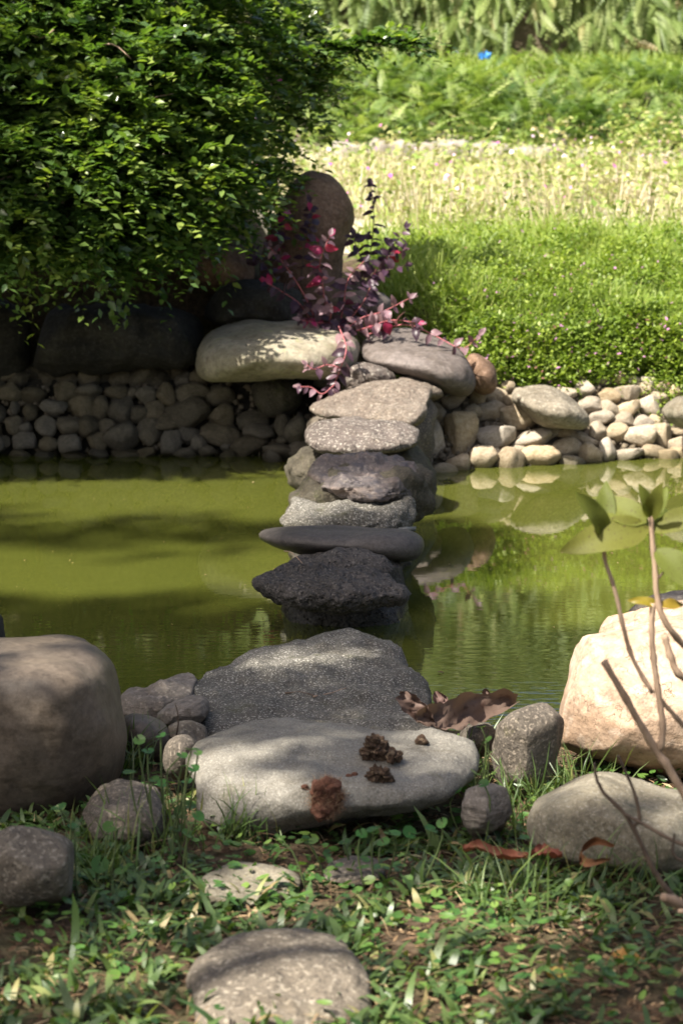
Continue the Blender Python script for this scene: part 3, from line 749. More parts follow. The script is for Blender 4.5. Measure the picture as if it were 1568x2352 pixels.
# sunlit revetment on the right
def yb_r(x): return 1085 - max(0, x - 1040) * .055
def Y_r(x, y):
    yb = yb_r(x)
    Yb = GZ(x, yb, 0).y
    return Yb + .05 + (yb - y) * .0021
bank = empty('stone_bank', (1.0, 9.4, 0))
tag(bank, 'sunlit sloping bank of rounded cream stones at the right water edge', 'stone wall')
zA = lambda x, y, rx, ry, a=0: (955.3 + x * .2577, 826.7 + y * .2577, rx * .2577, ry * .2577, a)
zB = lambda x, y, rx, ry, a=0: (1267.6 + x * .19157, 808.4 + y * .19157, rx * .19157, ry * .19157, a)
RS = [zA(150, 735, 108, 185), zA(290, 560, 55, 62), zA(415, 650, 142, 185, -12), zA(370, 940, 95, 95), zA(180, 470, 85, 80), zA(340, 355, 95, 65, 25),
      zA(545, 335, 68, 95), zA(600, 880, 105, 100), zA(840, 905, 108, 105), zA(1110, 872, 150, 92), zA(715, 690, 155, 128, 10), zA(925, 500, 165, 108, 10),
      zA(1020, 710, 170, 65, 5), zA(1345, 780, 120, 78, 15), zA(1395, 925, 95, 80), zA(715, 840, 48, 48), zA(930, 800, 58, 52), zA(650, 465, 120, 75, 15),
      zA(700, 340, 105, 80), zA(820, 365, 45, 65), zA(820, 250, 55, 55), zA(925, 330, 62, 70), zA(1170, 640, 100, 62, 20), zA(1340, 660, 75, 45),
      zA(1500, 720, 100, 50, -25), zA(60, 900, 90, 90), zA(480, 480, 90, 60, 30), zA(230, 1000, 120, 70),
      zB(170, 500, 125, 70), zB(400, 450, 115, 90, 15), zB(670, 520, 135, 82, 10), zB(900, 480, 135, 90, 8), zB(1130, 460, 110, 78), zB(1345, 430, 85, 72),
      zB(1460, 470, 65, 65), zB(440, 640, 145, 90, 10), zB(690, 680, 122, 80), zB(920, 680, 130, 105, 15), zB(1160, 650, 132, 118, 30), zB(1300, 540, 100, 52),
      zB(590, 800, 145, 80, 10), zB(840, 830, 125, 98), zB(1090, 840, 115, 80), zB(1220, 820, 70, 62), zB(750, 980, 142, 105, 12), zB(1040, 1000, 178, 128, 12),
      zB(1290, 1010, 128, 150), zB(1470, 965, 95, 48), zB(1500, 1130, 90, 105), zB(660, 1180, 82, 135), zB(910, 1230, 160, 85), zB(1230, 1220, 175, 80), zB(470, 1230, 135, 118),
      zB(530, 950, 95, 95, 30), zB(450, 1070, 120, 55, -20), zB(800, 320, 75, 62), zB(600, 350, 85, 58), zB(980, 340, 65, 58), zB(1150, 350, 95, 48), zB(1400, 1250, 110, 70),
      zB(330, 330, 80, 55), zB(60, 330, 80, 55)]
for (x, y, rx, ry, a) in RS:
    wall_stone(bank, VAR_S, x, y, rx, ry, Y_r(x, y), a)
for i in range(34):      # the bank goes on to the right of the picture
    x = 1590 + (i % 9) * 62 + random.uniform(-14, 14); y = 915 + (i // 9) * 42 + random.uniform(-9, 9)
    wall_stone(bank, VAR_S, x, y, random.uniform(26, 38), random.uniform(20, 28), Y_r(x, y) + .01, random.uniform(-15, 15))

PEB = ([(-.5, -.3, 0), (.4, -.45, .05), (.55, .3, 0), (-.35, .5, .05), (0, -.1, .5), (.1, .1, -.45)], [(0, 1, 4), (1, 2, 4), (2, 3, 4), (3, 0, 4), (1, 0, 5), (2, 1, 5), (3, 2, 5), (0, 3, 5)])
def joint_fill(parent, n, x0, x1, y0, y1, Yf, mat):
    xs_, ys_ = RNG.uniform(x0, x1, n), RNG.uniform(y0, y1, n)
    pos = np.array([tuple(P(a, b, Yf(a, b) + .028) - parent.location) for a, b in zip(xs_, ys_)])
    q = scatter_mesh('p', PEB, pos, frames(rnd_dir(n), RNG.normal(0, 1, (n, 3))), RNG.uniform(.012, .042, n), RNG.uniform(0, 1, n))
    o = link('joint_fill', mesh_np('joint_fill', *q[:3], rnd=q[3]), M[mat], parent)
    o["kind"] = 'stuff'
joint_fill(bank, 900, 960, 1900, 885, 1085, Y_r, 'mortar')
# earth and mortar behind the stones
def mortar(parent, cols, name, mat='mortar'):
    V, F = [], []
    for (x, rows) in cols:
        for (y, Y) in rows: V.append(P(x, y, Y) - parent.location)
    m = len(cols[0][1])
    for i in range(len(cols) - 1):
        for j in range(m - 1):
            a = i * m + j
            F.append((a, a + m, a + m + 1, a + 1))
    return link(name, mesh_vf(name, V, F), M[mat], parent)
cols = []
for x in range(930, 2500, 25):
    rows = [(y, Y_r(x, y) + .06 + .02 * noise.noise(Vector((x * .02, y * .03, 0)))) for y in (1150, 1110, 1080, 1050, 1020, 990, 960, 930, 905, 885)]
    rows.append((868, rows[-1][1] + .25))
    cols.append((x, rows))
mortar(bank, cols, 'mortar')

# shaded wall on the left
wall = empty('stone_wall', (-1.0, 9.6, 0))
tag(wall, 'shaded wall of rounded stones along the water under the bush', 'stone wall')
def Y_l(x, y):
    return GZ(300, 1052, 0).y + .04 + (1052 - y) * .0008
zC = lambda x, y, rx, ry, a=0: (x * .4101, 872.7 + y * .4101, rx * .4101, ry * .4101, a)
zD = lambda x, y, rx, ry, a=0: (440.9 + x * .3047, 716.5 + y * .3047, rx * .3047, ry * .3047, a)
LS = [zC(85, 155, 27, 40), zC(165, 180, 44, 44), zC(300, 160, 78, 52, -8), zC(365, 60, 68, 56), zC(460, 150, 72, 65), zC(570, 155, 42, 64, -8), zC(690, 165, 72, 78), zC(810, 85, 58, 50, -15),
      zC(925, 85, 48, 62, 25), zC(1065, 70, 90, 48), zC(860, 170, 58, 58), zC(775, 200, 48, 48), zC(70, 250, 42, 47), zC(145, 270, 36, 34), zC(255, 262, 50, 47), zC(380, 255, 78, 52, -12),
      zC(500, 265, 60, 62, -30), zC(600, 260, 40, 42), zC(20, 350, 34, 34), zC(150, 335, 68, 48), zC(270, 360, 45, 37), zC(400, 350, 72, 54, 12), zC(545, 342, 57, 50), zC(690, 315, 85, 75),
      zC(840, 295, 68, 70, -15), zC(945, 235, 72, 42, 18), zC(1050, 180, 112, 75), zC(950, 345, 56, 66), zC(1055, 315, 62, 52), zC(1120, 360, 46, 42), zC(1230, 305, 100, 60), zC(1435, 290, 88, 40, -6),
      zC(1390, 375, 102, 57, 15), zC(815, 415, 52, 30), zC(1030, 415, 64, 32), zC(1165, 400, 52, 32), zC(1275, 430, 36, 30), zC(1420, 465, 56, 24), zC(1525, 445, 50, 62), zC(1270, 370, 32, 28),
      zC(500, 60, 72, 47), zC(650, 70, 62, 42), zC(740, 75, 32, 32), zC(1230, 90, 72, 52), zC(1240, 200, 64, 62), zC(1400, 220, 92, 52), zC(60, 60, 62, 50), zC(190, 80, 62, 44), zC(690, 420, 80, 30),
      zC(545, 415, 60, 28), zC(400, 425, 70, 28), zC(260, 425, 60, 26), zC(120, 420, 62, 28),
      zD(690, 860, 58, 82, 30), zD(800, 890, 95, 112), zD(680, 970, 44, 34), zD(650, 1045, 105, 55, -12), zD(820, 1050, 90, 60)]
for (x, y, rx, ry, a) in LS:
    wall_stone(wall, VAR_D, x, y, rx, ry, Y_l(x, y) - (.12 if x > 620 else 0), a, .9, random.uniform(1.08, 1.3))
for i in range(30):      # uneven top course in the dark
    x = -10 + i * 26 + random.uniform(-9, 9); y = 872 + random.uniform(-16, 6)
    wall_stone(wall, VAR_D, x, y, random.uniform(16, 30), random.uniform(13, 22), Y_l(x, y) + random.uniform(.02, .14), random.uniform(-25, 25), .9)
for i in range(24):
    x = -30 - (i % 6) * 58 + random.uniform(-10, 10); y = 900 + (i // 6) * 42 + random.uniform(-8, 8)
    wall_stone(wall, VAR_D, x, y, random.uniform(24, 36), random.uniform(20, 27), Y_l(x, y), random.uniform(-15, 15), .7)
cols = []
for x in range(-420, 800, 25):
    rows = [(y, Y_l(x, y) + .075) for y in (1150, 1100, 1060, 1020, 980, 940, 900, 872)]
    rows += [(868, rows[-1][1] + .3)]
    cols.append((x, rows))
mortar(wall, cols, 'mortar', 'shade_dark_earth')
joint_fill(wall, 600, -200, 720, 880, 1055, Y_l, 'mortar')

# ------------------------------------------------------------------ grown ground cover on the far bank and hillside (uncountable)
def put(n, x0, x1, y0, y1, dens=None):
    X = RNG.uniform(x0, x1, n); Y = RNG.uniform(y0, y1, n)
    if dens is not None:
        k = RNG.uniform(0, 1, n) < dens(X, Y)
        X, Y = X[k], Y[k]
    return X, Y

def tilt_dirs(n, lo, hi):
    """directions with a lean of lo..hi radians from the vertical"""
    a = RNG.uniform(0, 2 * np.pi, n); th = RNG.uniform(lo, hi, n)
    return np.stack([np.sin(th) * np.cos(a), np.sin(th) * np.sin(a), np.cos(th)], 1)

def stuff(name, parts, mat, label, smooth=False):
    V, L, S, R = merge_parts(parts)
    return tag(link(name, mesh_np(name, V, L, S, R, smooth), M[mat]), label, None, None, 'stuff')

# small-leaved creeping mat with tiny flowers, hummocky
def hummock(X, Y): return .07 * np.clip(wav(X, Y, 4.3, 1.1), -.6, 1) + .035 * wav(X, Y, 11, 3.1)
def matden(X, Y):
    edge = .30 + .12 * np.sin(X * 3.1)
    return np.clip((X - edge + .25 * (10.4 - Y)) / .12, 0, 1) * (wav(X, Y, 5.1, .3) > -.5)
n = 15000
X, Y = put(n, .0, 3.6, 9.72, 11.0, matden)
Z = hgt(X, Y)
top = np.clip(.13 + hummock(X, Y), .04, .3)
# sprigs: each a little stem direction carrying leaves
d = tilt_dirs(len(X), .1, 1.15); d[:, 1] -= .35 * (Y < 10.4); d /= np.linalg.norm(d, axis=1, keepdims=True)
parts = []
for j in range(9):
    f = (j + .5) / 9
    pos = np.stack([X, Y, Z + top * .45], 1) + d * (top * .95 * f)[:, None] + RNG.normal(0, .008, (len(X), 3))
    ld = rnd_dir(len(X), -.2, .9)
    r = np.clip(.15 + .6 * f * RNG.uniform(.3, 1.2, len(X)) + .12 * hummock(X, Y) / .07, 0, .94)
    fl = RNG.uniform(0, 1, len(X)) < (.022 if f > .6 else .0)
    r = np.where(fl, .985, r)
    parts.append(scatter_mesh('m', LEAF4 if j % 3 == 0 else TINY, pos, frames(ld, UPV + RNG.normal(0, .3, (len(X), 3))), RNG.uniform(.012, .024, len(X)), r))
xx = RNG.uniform(1085, 1900, 5200); t0 = RNG.uniform(0, 1, 5200)
lowy = 872 + 14 * np.sin(xx * .021) + 9 * np.sin(xx * .063 + 1)
hole = ((xx - 1470) / 42) ** 2 < 1
lowy = np.where(hole, 828, lowy)
yy_ = lowy - t0 * 130
base_ = np.array([tuple(P(a, b, Y_r(a, 885) + .02 + .0011 * (885 - b))) for a, b in zip(xx, yy_)])
dr = np.stack([RNG.normal(0, .5, 5200), RNG.uniform(-1, -.2, 5200), RNG.normal(-.05, .45, 5200)], 1); dr /= np.linalg.norm(dr, axis=1, keepdims=True)
hm = np.clip(.5 + .5 * wav(base_[:, 0], base_[:, 2], 9, .7), 0, 1)
for j in range(8):
    f = (j + .5) / 8
    pos = base_ + dr * ((.05 + .08 * hm) * f)[:, None] + RNG.normal(0, .008, base_.shape)
    r = np.clip(.12 + .45 * hm * f + .35 * f * RNG.uniform(.3, 1.2, 5200), 0, .94)
    r = np.where(RNG.uniform(0, 1, 5200) < (.03 if f > .6 else 0), .985, r)
    parts.append(scatter_mesh('m', LEAF4 if j % 3 == 0 else TINY, pos, frames(rnd_dir(5200, -.3, .9), UPV + RNG.normal(0, .4, (5200, 3))), RNG.uniform(.014, .028, 5200), r))
cx_, cy_ = put(150, .35, 3.6, 10.2, 11.9)
hh_ = RNG.uniform(.06, .22, 150)
NS = 70
X = np.repeat(cx_, NS) + RNG.normal(0, .09, 150 * NS); Y = np.repeat(cy_, NS) + RNG.normal(0, .09, 150 * NS)
dist = np.hypot(X - np.repeat(cx_, NS), Y - np.repeat(cy_, NS))
top = np.repeat(hh_, NS) * np.exp(-(dist / .14) ** 2) + .03
tn = np.repeat(RNG.uniform(-.15, .25, 150), NS)
for j in range(5):
    f = RNG.uniform(.3, 1, len(X))
    pos = np.stack([X, Y, hgt(X, Y) + .05 + top * f], 1)
    r = np.where(RNG.uniform(0, 1, len(X)) < .02 * (j == 4), .985, np.clip(.1 + .55 * f + tn + RNG.normal(0, .1, len(X)), 0, .93))
    parts.append(scatter_mesh('m', TINY, pos, frames(rnd_dir(len(X), -.2, .9), UPV + RNG.normal(0, .4, (len(X), 3))), RNG.uniform(.014, .03, len(X)), r))
stuff('creeping_ground_cover', parts, 'mat_leaf', 'bright green creeping plants with tiny pink flowers over the right bank')

# finer grass on the slope above
B1, B2, B3 = blade_tmpl(.35, .03), blade_tmpl(.9, .03), blade_tmpl(1.5, .035)
def slopeden(X, Y): return np.clip(1.1 - np.clip((Y - 11.9 - .7 * wav(X, Y, 1.9, .3)) / .5, 0, 1), .05, 1) * np.clip((X - .12 - .1 * np.sin(Y * 3)) / .2, 0, 1) * np.clip((Y - 9.85) / .45, .2, 1)
parts = []
for tm, n in ((B1, 22000), (B2, 34000), (B3, 26000)):
    X, Y = put(n, .0, 4.0, 9.98, 13.2, slopeden)
    d = tilt_dirs(len(X), .05, .9); d[:, 1] -= .35; d /= np.linalg.norm(d, axis=1, keepdims=True)
    r = np.clip(RNG.normal(.45, .25, len(X)) + .3 * wav(X, Y, 3, 1), 0, 1)
    parts.append(scatter_mesh('g', tm, np.stack([X, Y, hgt(X, Y) + .02], 1), frames(d, RNG.normal(0, 1, (len(X), 3))), np.stack([np.full(len(X), .13), RNG.uniform(.09, .26, len(X)) * np.clip(.85 + .6 * wav(X, Y, 3.3, 4.), .3, 1.5), RNG.uniform(.09, .24, len(X))], 1), r))
X, Y = put(9000, .05, 4.2, 10.3, 12.9, slopeden)
parts.append(scatter_mesh('g', TINY, np.stack([X, Y, hgt(X, Y) + RNG.uniform(.06, .15, len(X))], 1), frames(rnd_dir(len(X), -.1, .8), UPV + RNG.normal(0, .3, (len(X), 3))), RNG.uniform(.02, .035, len(X)), RNG.uniform(.2, .9, len(X))))
stuff('slope_grass', parts, 'slope_grass', 'fresh bright green grass on the slope above the stone bank')

# dry flowering meadow
parts = []
def meaden(X, Y): return np.clip(.36 + 1.3 * wav(X, Y, 2.3, .4) + .4 * wav(X, Y, 6.1, 2.), .06, 1) * np.clip((X + 1.2) / .5, 0, 1)
for tm, n, h0, h1, mu in ((B1, 6500, .15, .42, .74), (B2, 6000, .12, .35, .55), (B3, 4500, .1, .3, .25)):
    X, Y = put(n, -1.2, 5.0, 12.5, 20.2, meaden)
    d = tilt_dirs(len(X), .0, .45)
    r = np.clip(RNG.normal(mu, .2, len(X)) + .18 * wav(X, Y, 1.1, 2) + np.where(Y > 18, -.2, 0), 0, 1)
    parts.append(scatter_mesh('g', tm, np.stack([X, Y, hgt(X, Y) + .0], 1), frames(d, RNG.normal(0, 1, (len(X), 3))), np.stack([np.full(len(X), .25), RNG.uniform(h0, h1, len(X)) * np.clip((20.3 - Y) / 3, .12, 1), RNG.uniform(h0, h1, len(X))], 1), r))
X, Y = put(16000, -1.2, 5.0, 12.5, 20.2, meaden)
parts.append(scatter_mesh('g', LEAF4, np.stack([X, Y, hgt(X, Y) + RNG.uniform(.05, .35, len(X)) * np.clip((20.3 - Y) / 3, .1, 1)], 1), frames(rnd_dir(len(X), -.2, .8), UPV + RNG.normal(0, .4, (len(X), 3))), RNG.uniform(.03, .065, len(X)), np.clip(RNG.normal(.3, .25, len(X)), 0, .9)))
NC = 420
cx_, cy_ = put(NC, -1.0, 5.2, 12.3, 20.6)
kc = RNG.uniform(0, 1, NC) < np.clip(.35 + .35 * (cx_ - .8) + .5 * wav(cx_, cy_, 1.3, .9), .12, 1)
cx_, cy_ = cx_[kc], cy_[kc]; NC = len(cx_); NN = NC * 40
X = np.repeat(cx_, 40) + RNG.normal(0, .09, NN); Y = np.repeat(cy_, 40) + RNG.normal(0, .09, NN)
hh = np.repeat(RNG.uniform(.12, .6, NC) * np.where(cx_ < 1.4, np.clip((20.4 - cy_) / 3, .2, 1), 1), 40) * RNG.uniform(.1, 1, NN)
parts.append(scatter_mesh('g', LEAF4, np.stack([X, Y, hgt(X, Y) + hh], 1), frames(rnd_dir(NN, -.3, .8), UPV + RNG.normal(0, .4, (NN, 3))), RNG.uniform(.03, .075, NN), np.clip(np.repeat(RNG.uniform(0, .62, NC), 40) + RNG.normal(0, .08, NN), 0, .8)))
stuff('meadow_grass', parts, 'meadow', 'pale dry grass and weeds of the sunlit meadow terrace')
PET = ([(0, 0, 0)] + [(.5 * math.cos(k * math.pi / 5) * (1 if k % 2 == 0 else .55), .5 * math.sin(k * math.pi / 5) * (1 if k % 2 == 0 else .55), .08) for k in range(10)], [(0, k + 1, (k + 1) % 10 + 1) for k in range(10)])
X, Y = put(190, -.8, 4.8, 12.6, 20.0)
pos = np.stack([X, Y, hgt(X, Y) + RNG.uniform(.18, .42, len(X))], 1)
parts = [scatter_mesh('f', PET, pos, frames(rnd_dir(len(X), -.3, .6), UPV - np.array([0, 1., 0]) + RNG.normal(0, .3, (len(X), 3))), RNG.uniform(.02, .05, len(X)), RNG.uniform(0, 1, len(X)))]
stuff('meadow_flowers', parts, 'flower', 'small pink and white flowers scattered through the meadow')

# ferns
def frond_tmpl(nseg=11, w=.17, arch=.6, droop=0.):
    v, f = [], []
    for i in range(nseg):
        t = i / nseg
        yy = t; zz = -arch * t * t
        ln = w * math.sin(math.pi * min(1, .12 + t * .9)) ** .7 + .01
        dy = 1 / nseg * .62
        for s in (-1, 1):
            k = len(v)
            z2 = zz - .25 * ln
            v += [(0, yy, zz), (0, yy + dy, zz - arch * 2 * t * dy), (s * ln, yy + dy * 1.1, z2 - arch * 2 * t * dy), (s * ln * .75, yy + dy * .2, z2)]
            f.append((k, k + 1, k + 2, k + 3) if s < 0 else (k, k + 3, k + 2, k + 1))
    return v, f
F1, F2, F3 = frond_tmpl(11, .15, .45), frond_tmpl(11, .17, .8), frond_tmpl(13, .11, .25)
def clumps(n, x0, x1, y0, y1, dens=None): return put(n, x0, x1, y0, y1, dens)
parts = []
X, Y = clumps(1250, -1.5, 6.2, 20.35, 23.4, lambda X, Y: np.clip(.62 + .9 * wav(X, Y, 2.1, 1.2), .05, 1))
for j in range(8):
    n = len(X)
    d = tilt_dirs(n, .35, 1.25); d[:, 1] -= .25; d /= np.linalg.norm(d, axis=1, keepdims=True)
    r = np.clip(RNG.normal(.42, .24, n) + .35 * wav(X, Y, 1.4, 5), 0, 1)
    parts.append(scatter_mesh('fern', (F1, F2)[j % 2], np.stack([X, Y, hgt(X, Y)], 1) + RNG.normal(0, .03, (n, 3)), frames(d, UPV + RNG.normal(0, .1, (n, 3))), RNG.uniform(.16, .42, n), r))
stuff('fern_bank', parts, 'fern', 'light green ferns covering the bank above the stone ledge')
# weeds on the bank between the ferns and on the terrace
parts = []
for tm, n, y0, y1, h0, h1, mu in ((B2, 3500, 20.2, 23.6, .06, .2, .3), (B3, 2500, 20.2, 23.6, .06, .2, .2), (B2, 12000, 23.0, 26.3, .06, .22, .4)):
    X, Y = put(n, -2., 6.4, y0, y1)
    r = np.clip(RNG.normal(mu, .2, len(X)), 0, .8)
    parts.append(scatter_mesh('g', tm, np.stack([X, Y, hgt(X, Y)], 1), frames(tilt_dirs(len(X), .05, .8), RNG.normal(0, 1, (len(X), 3))), np.stack([np.full(len(X), .35), RNG.uniform(h0, h1, len(X)), RNG.uniform(h0, h1, len(X))], 1), r))
stuff('terrace_weeds', parts, 'slope_grass', 'low green weeds between the ferns and on the upper terrace')
# hanging fern curtain over the top wall
parts = []
n = 11000
X = RNG.uniform(-5.5, 7.5, n); H = RNG.uniform(0, 1, n) ** .9
kk = RNG.uniform(0, 1, n) < np.clip(.62 + .8 * wav(X, H * 4, 2.7, 1.4), .12, 1)
X, H = X[kk], H[kk]; n = len(X)
Yh = 26.28 + .12 * wav(X * 2, H * 9, 1.3, .4) + RNG.uniform(-.12, .12, n)
Zh = 2.35 + H * 4.2
for j in range(2):
    d = np.stack([RNG.normal(0, .25, n), RNG.uniform(-.7, -.05, n), RNG.uniform(-1.1, -.2, n)], 1)
    r = np.clip(RNG.normal(.5, .22, n) + .25 * wav(X, Zh, 1.3, 2.4), 0, 1)
    parts.append(scatter_mesh('fern', F3, np.stack([X, Yh, Zh], 1) + RNG.normal(0, .05, (n, 3)), frames(d, np.array([0, -1., .3]) + RNG.normal(0, .25, (n, 3))), np.stack([RNG.uniform(.25, .6, n), RNG.uniform(.18, .6, n), RNG.uniform(.2, .7, n)], 1), r))
stuff('hanging_fern', parts, 'fern_hang', 'curtain of hanging pale green ferns over the top terrace wall')

# stone ledge between meadow and ferns
ledge = empty('stone_ledge', (.5, 20.2, 1.0))
tag(ledge, 'low pale stone ledge between the dry meadow and the fern bank', 'stone wall')
for (x0, x1, y0, y1) in ((760, 850, 322, 378), (850, 960, 326, 374), (960, 1075, 322, 378), (1075, 1180, 328, 384), (1180, 1290, 338, 380), (1290, 1400, 342, 380), (1400, 1500, 345, 382), (1500, 1620, 346, 384)):
    me, c = rock_mesh('ledge_stone', [(x0, y0 + 6), (x0 + 20, y0), (x1 - 15, y0 + 2), (x1, y0 + 8), (x1 - 2, y1 + 12), (x0 + 2, y1 + 12)], 20.1, .12, .4, p=4, amp=.05, freq=3, fine=.02, ffreq=9, nj=36, nk=9, soft=1, seed=x0)
    o = link('ledge_stone', me, M['ledge'], ledge)
    o.location = c - ledge.location

# a scrap of blue plastic on the terrace
c = P(1112, 128, 23.6)
V, F = [], []
for i in range(9):
    for j in range(7):
        q = Vector((i / 8 - .5, j / 6 - .5, 0))
        V.append(Vector((q.x * .13, .05 * noise.noise(q * 5), q.y * .07 + .04 * noise.noise(q * 4 + Vector((3, 1, 2))))))
for i in range(8):
    for j in range(6):
        a = i * 7 + j; F.append((a, a + 7, a + 8, a + 1))
o = link('plastic_scrap', mesh_vf('plastic_scrap', V, F), M['blue'])
o.location = c
tag(o, 'small bright blue plastic scrap on the top terrace', 'litter')

# ------------------------------------------------------------------ the bush on the left
bush = empty('bush', (-1.3, 10.6, .5))
tag(bush, 'big dark green flowering bush overhanging the shaded stone wall', 'bush')
lobes = [(505, 90, 10.5, 0.299), (555, 230, 10.6, 0.211), (415, 230, 10.2, 0.334), (445, 375, 10.25, 0.264), (555, 355, 10.5, 0.176), (360, 120, 10.3, 0.42), (330, 330, 10.0, 0.42), (400, 430, 10.05, 0.28), (250, 410, 9.95, 0.34), (200, 230, 10.1, 0.45), (120, 375, 9.9, 0.42), (60, 150, 10.2, 0.5), (180, 470, 9.8, 0.22), (40, 450, 9.85, 0.3), (-100, 325, 10.0, 0.55), (-250, 200, 10.2, 0.7), (-230, 430, 9.95, 0.45), (250, -80, 10.5, 0.5), (445, -60, 10.7, 0.352), (20, -100, 10.5, 0.6), (565, 60, 10.8, 0.211), (-450, 325, 10.2, 0.6), (445, 440, 10.2, 0.141), (200, 595, 9.75, 0.09), (330, 490, 9.75, 0.13), (80, 520, 9.7, 0.14), (440, 490, 9.9, 0.12), (-60, 490, 9.7, 0.25), (-300, 530, 9.7, 0.3)]
sp, sd, sc_ = [], [], []
for (x, y, Y, r) in lobes:
    Y -= .30 + (.5 if x < 330 else .25 if x < 430 else 0)
    c = np.array(P(x, y, Y))
    n = int(330 * r * r / .16) + 20
    dd = rnd_dir(n, -.85, 1)
    dd = dd[(dd[:, 1] < .55)]
    rad = r * RNG.uniform(.45, 1.12, len(dd)) ** .6 * (1 + .28 * wav(dd[:, 0] * 2 + x, dd[:, 2] * 2 + y, 2.6, .5))
    sp.append(c + dd * rad[:, None] * np.array([1.05, .9, .95])); sd.append(dd)
sp = np.concatenate(sp); sd = np.concatenate(sd)
# spray reaching out to the right at the top
for i in range(60):
    t_ = i / 59
    q = P(690 + 250 * t_, 122 - 28 * math.sin(t_ * 1.9) + random.uniform(-14, 14) * (1 - t_ * .7), 10.4)
    sp = np.concatenate([sp, np.array([q])]); sd = np.concatenate([sd, np.array([[.8, -.2, .1]])])
for i in range(110):
    q = P(random.uniform(600, 740), 100 + random.gauss(60, 60), 10.5 + random.uniform(-.1, .2))
    if q.x > P(700 + 120 * random.random(), 100, 10.5).x: continue
    sp = np.concatenate([sp, np.array([q])]); sd = np.concatenate([sd, np.array([[.6, -.4, .2]])])
ns = len(sp)
d0 = sd + RNG.normal(0, .45, (ns, 3)); d0[:, 2] = d0[:, 2] * .5 + .05
d0 /= np.linalg.norm(d0, axis=1, keepdims=True)
tone = np.clip(.50 + .25 * wav(sp[:, 0] * 1.3, sp[:, 2] * 2.2, 2.1, .8) + RNG.normal(0, .2, ns), 0, 1)
lens = RNG.uniform(.14, .42, ns) * RNG.uniform(.5, 1, ns)
parts, stems = [], []
NL = 15
for j in range(NL):
    f = (j + .6) / NL
    pos = sp + d0 * (lens * f)[:, None] + np.array([0, 0, -1.]) * (lens * .38 * f * f)[:, None]
    side = np.cross(d0, UPV) * (1 if j % 2 else -1)
    ld = side * .8 + d0 * .65 + RNG.normal(0, .3, (ns, 3))
    r = np.clip(tone + .45 * (f - .5) + RNG.normal(0, .12, ns), 0, 1)
    parts.append(scatter_mesh('l', LEAF if j % 2 else LEAF4, pos, frames(ld, UPV + RNG.normal(0, .35, (ns, 3))), RNG.uniform(.034, .082, ns) * (1.1 - .5 * f), r))
V, L, S, R = merge_parts(parts)
o = link('crown', mesh_np('crown', V - np.array(bush.location), L, S, R, False), M['bush_leaf'], bush)
# branches
V, F = [], []
for i in range(46):
    x, y, Y, r = lobes[i % len(lobes)]
    e = P(x + random.gauss(0, 40), y + random.gauss(0, 40), Y + .1)
    b0 = Vector((-1.3 + random.gauss(0, .25), 10.75, .35))
    mid = (b0 + e) / 2 + Vector((random.gauss(0, .1), random.gauss(0, .1), .15))
    pts = spline([b0, mid, e], 8)
    v, f = tube([p - bush.location for p in pts], [.022 - .0022 * k for k in range(8)], 5)
    k = len(V); V += v; F += [tuple(a + k for a in q) for q in f]
link('branches', mesh_vf('branches', V, F), M['bark'], bush)
for (px, py, Y, kx, ky) in ((440, 480, 9.75, -30, 55), (430, 465, 9.75, 45, -40), (415, 520, 9.7, 60, 25), (930, 95, 10.4, -70, 12)):
    a, b_ = P(px, py, Y), P(px + kx, py + ky, Y - .03)
    v, f = tube([p - bush.location for p in spline([a, (a + b_) / 2 + Vector((0, 0, .02)), b_], 6)], [.005, .005, .004, .004, .003, .002], 5)
    link('twig', mesh_vf('twig', v, f), M['stem_brown'], bush)
for i in range(34):
    x, y, Y, r = random.choice(lobes[:14])
    a = P(x + random.gauss(0, 60), y + random.gauss(0, 60), Y - .30 - (.5 if x < 330 else .25 if x < 430 else 0) - r * .75)
    b_ = a + Vector((random.gauss(0, .09), -.05 + random.gauss(0, .03), random.gauss(0, .09)))
    v, f = tube([p - bush.location for p in spline([a, (a + b_) / 2 + Vector((0, 0, random.gauss(0, .02))), b_], 6)], [.0042, .004, .0036, .003, .0025, .0015], 5)
    link('twig', mesh_vf('twig', v, f), M['stem_brown'], bush)
for (x, y) in ((340, 143), (460, 128), (330, 140), (640, 180), (425, 3), (310, 60), (660, 486)):
    q = P(x, y, 9.72)
    fm = scatter_mesh('f', PET, np.array([[0, 0, 0.]]), frames(np.array([[.3, -.5, .8]]), np.array([[0, -1., .2]])), np.array([.038]), np.array([.1]))
    o = link('blossom', mesh_np('blossom', *fm[:3], rnd=fm[3]), M['flower'], bush)
    o.location = q - bush.location

# ------------------------------------------------------------------ purple-leaved plants
def leaf_mesh(name, w=.3, bend=.25, n=7, fold=.25, wave=0.):
    V, F = [], []
    for i in range(n + 1):
        t_ = i / n
        ww = w * math.sin(math.pi * t_ ** .8) ** .8 if 0 < i < n else .012
        zz = -bend * t_ * t_
        wv = wave * math.sin(t_ * 9)
        for s in (-1, -.5, 0, .5, 1):
            V.append((ww * s, t_, zz + fold * ww * abs(s) + wv * s))
    for i in range(n):
        for j in range(4):
            a = i * 5 + j; F.append((a, a + 1, a + 6, a + 5))
    return mesh_vf(name, V, F)

def leaf_set(mat, n=3, w=.3):
    out = []
    for k in range(n):
        me = leaf_mesh('leaf', w * (1 + .15 * (k - 1)), .15 + .2 * k, wave=.03 * k)
        me.materials.append(M[mat]); out.append(me)
    return out
LP, LK, LD, LR = leaf_set('purple_leaf'), leaf_set('pink_leaf'), leaf_set('dark_leaf'), leaf_set('red_leaf')

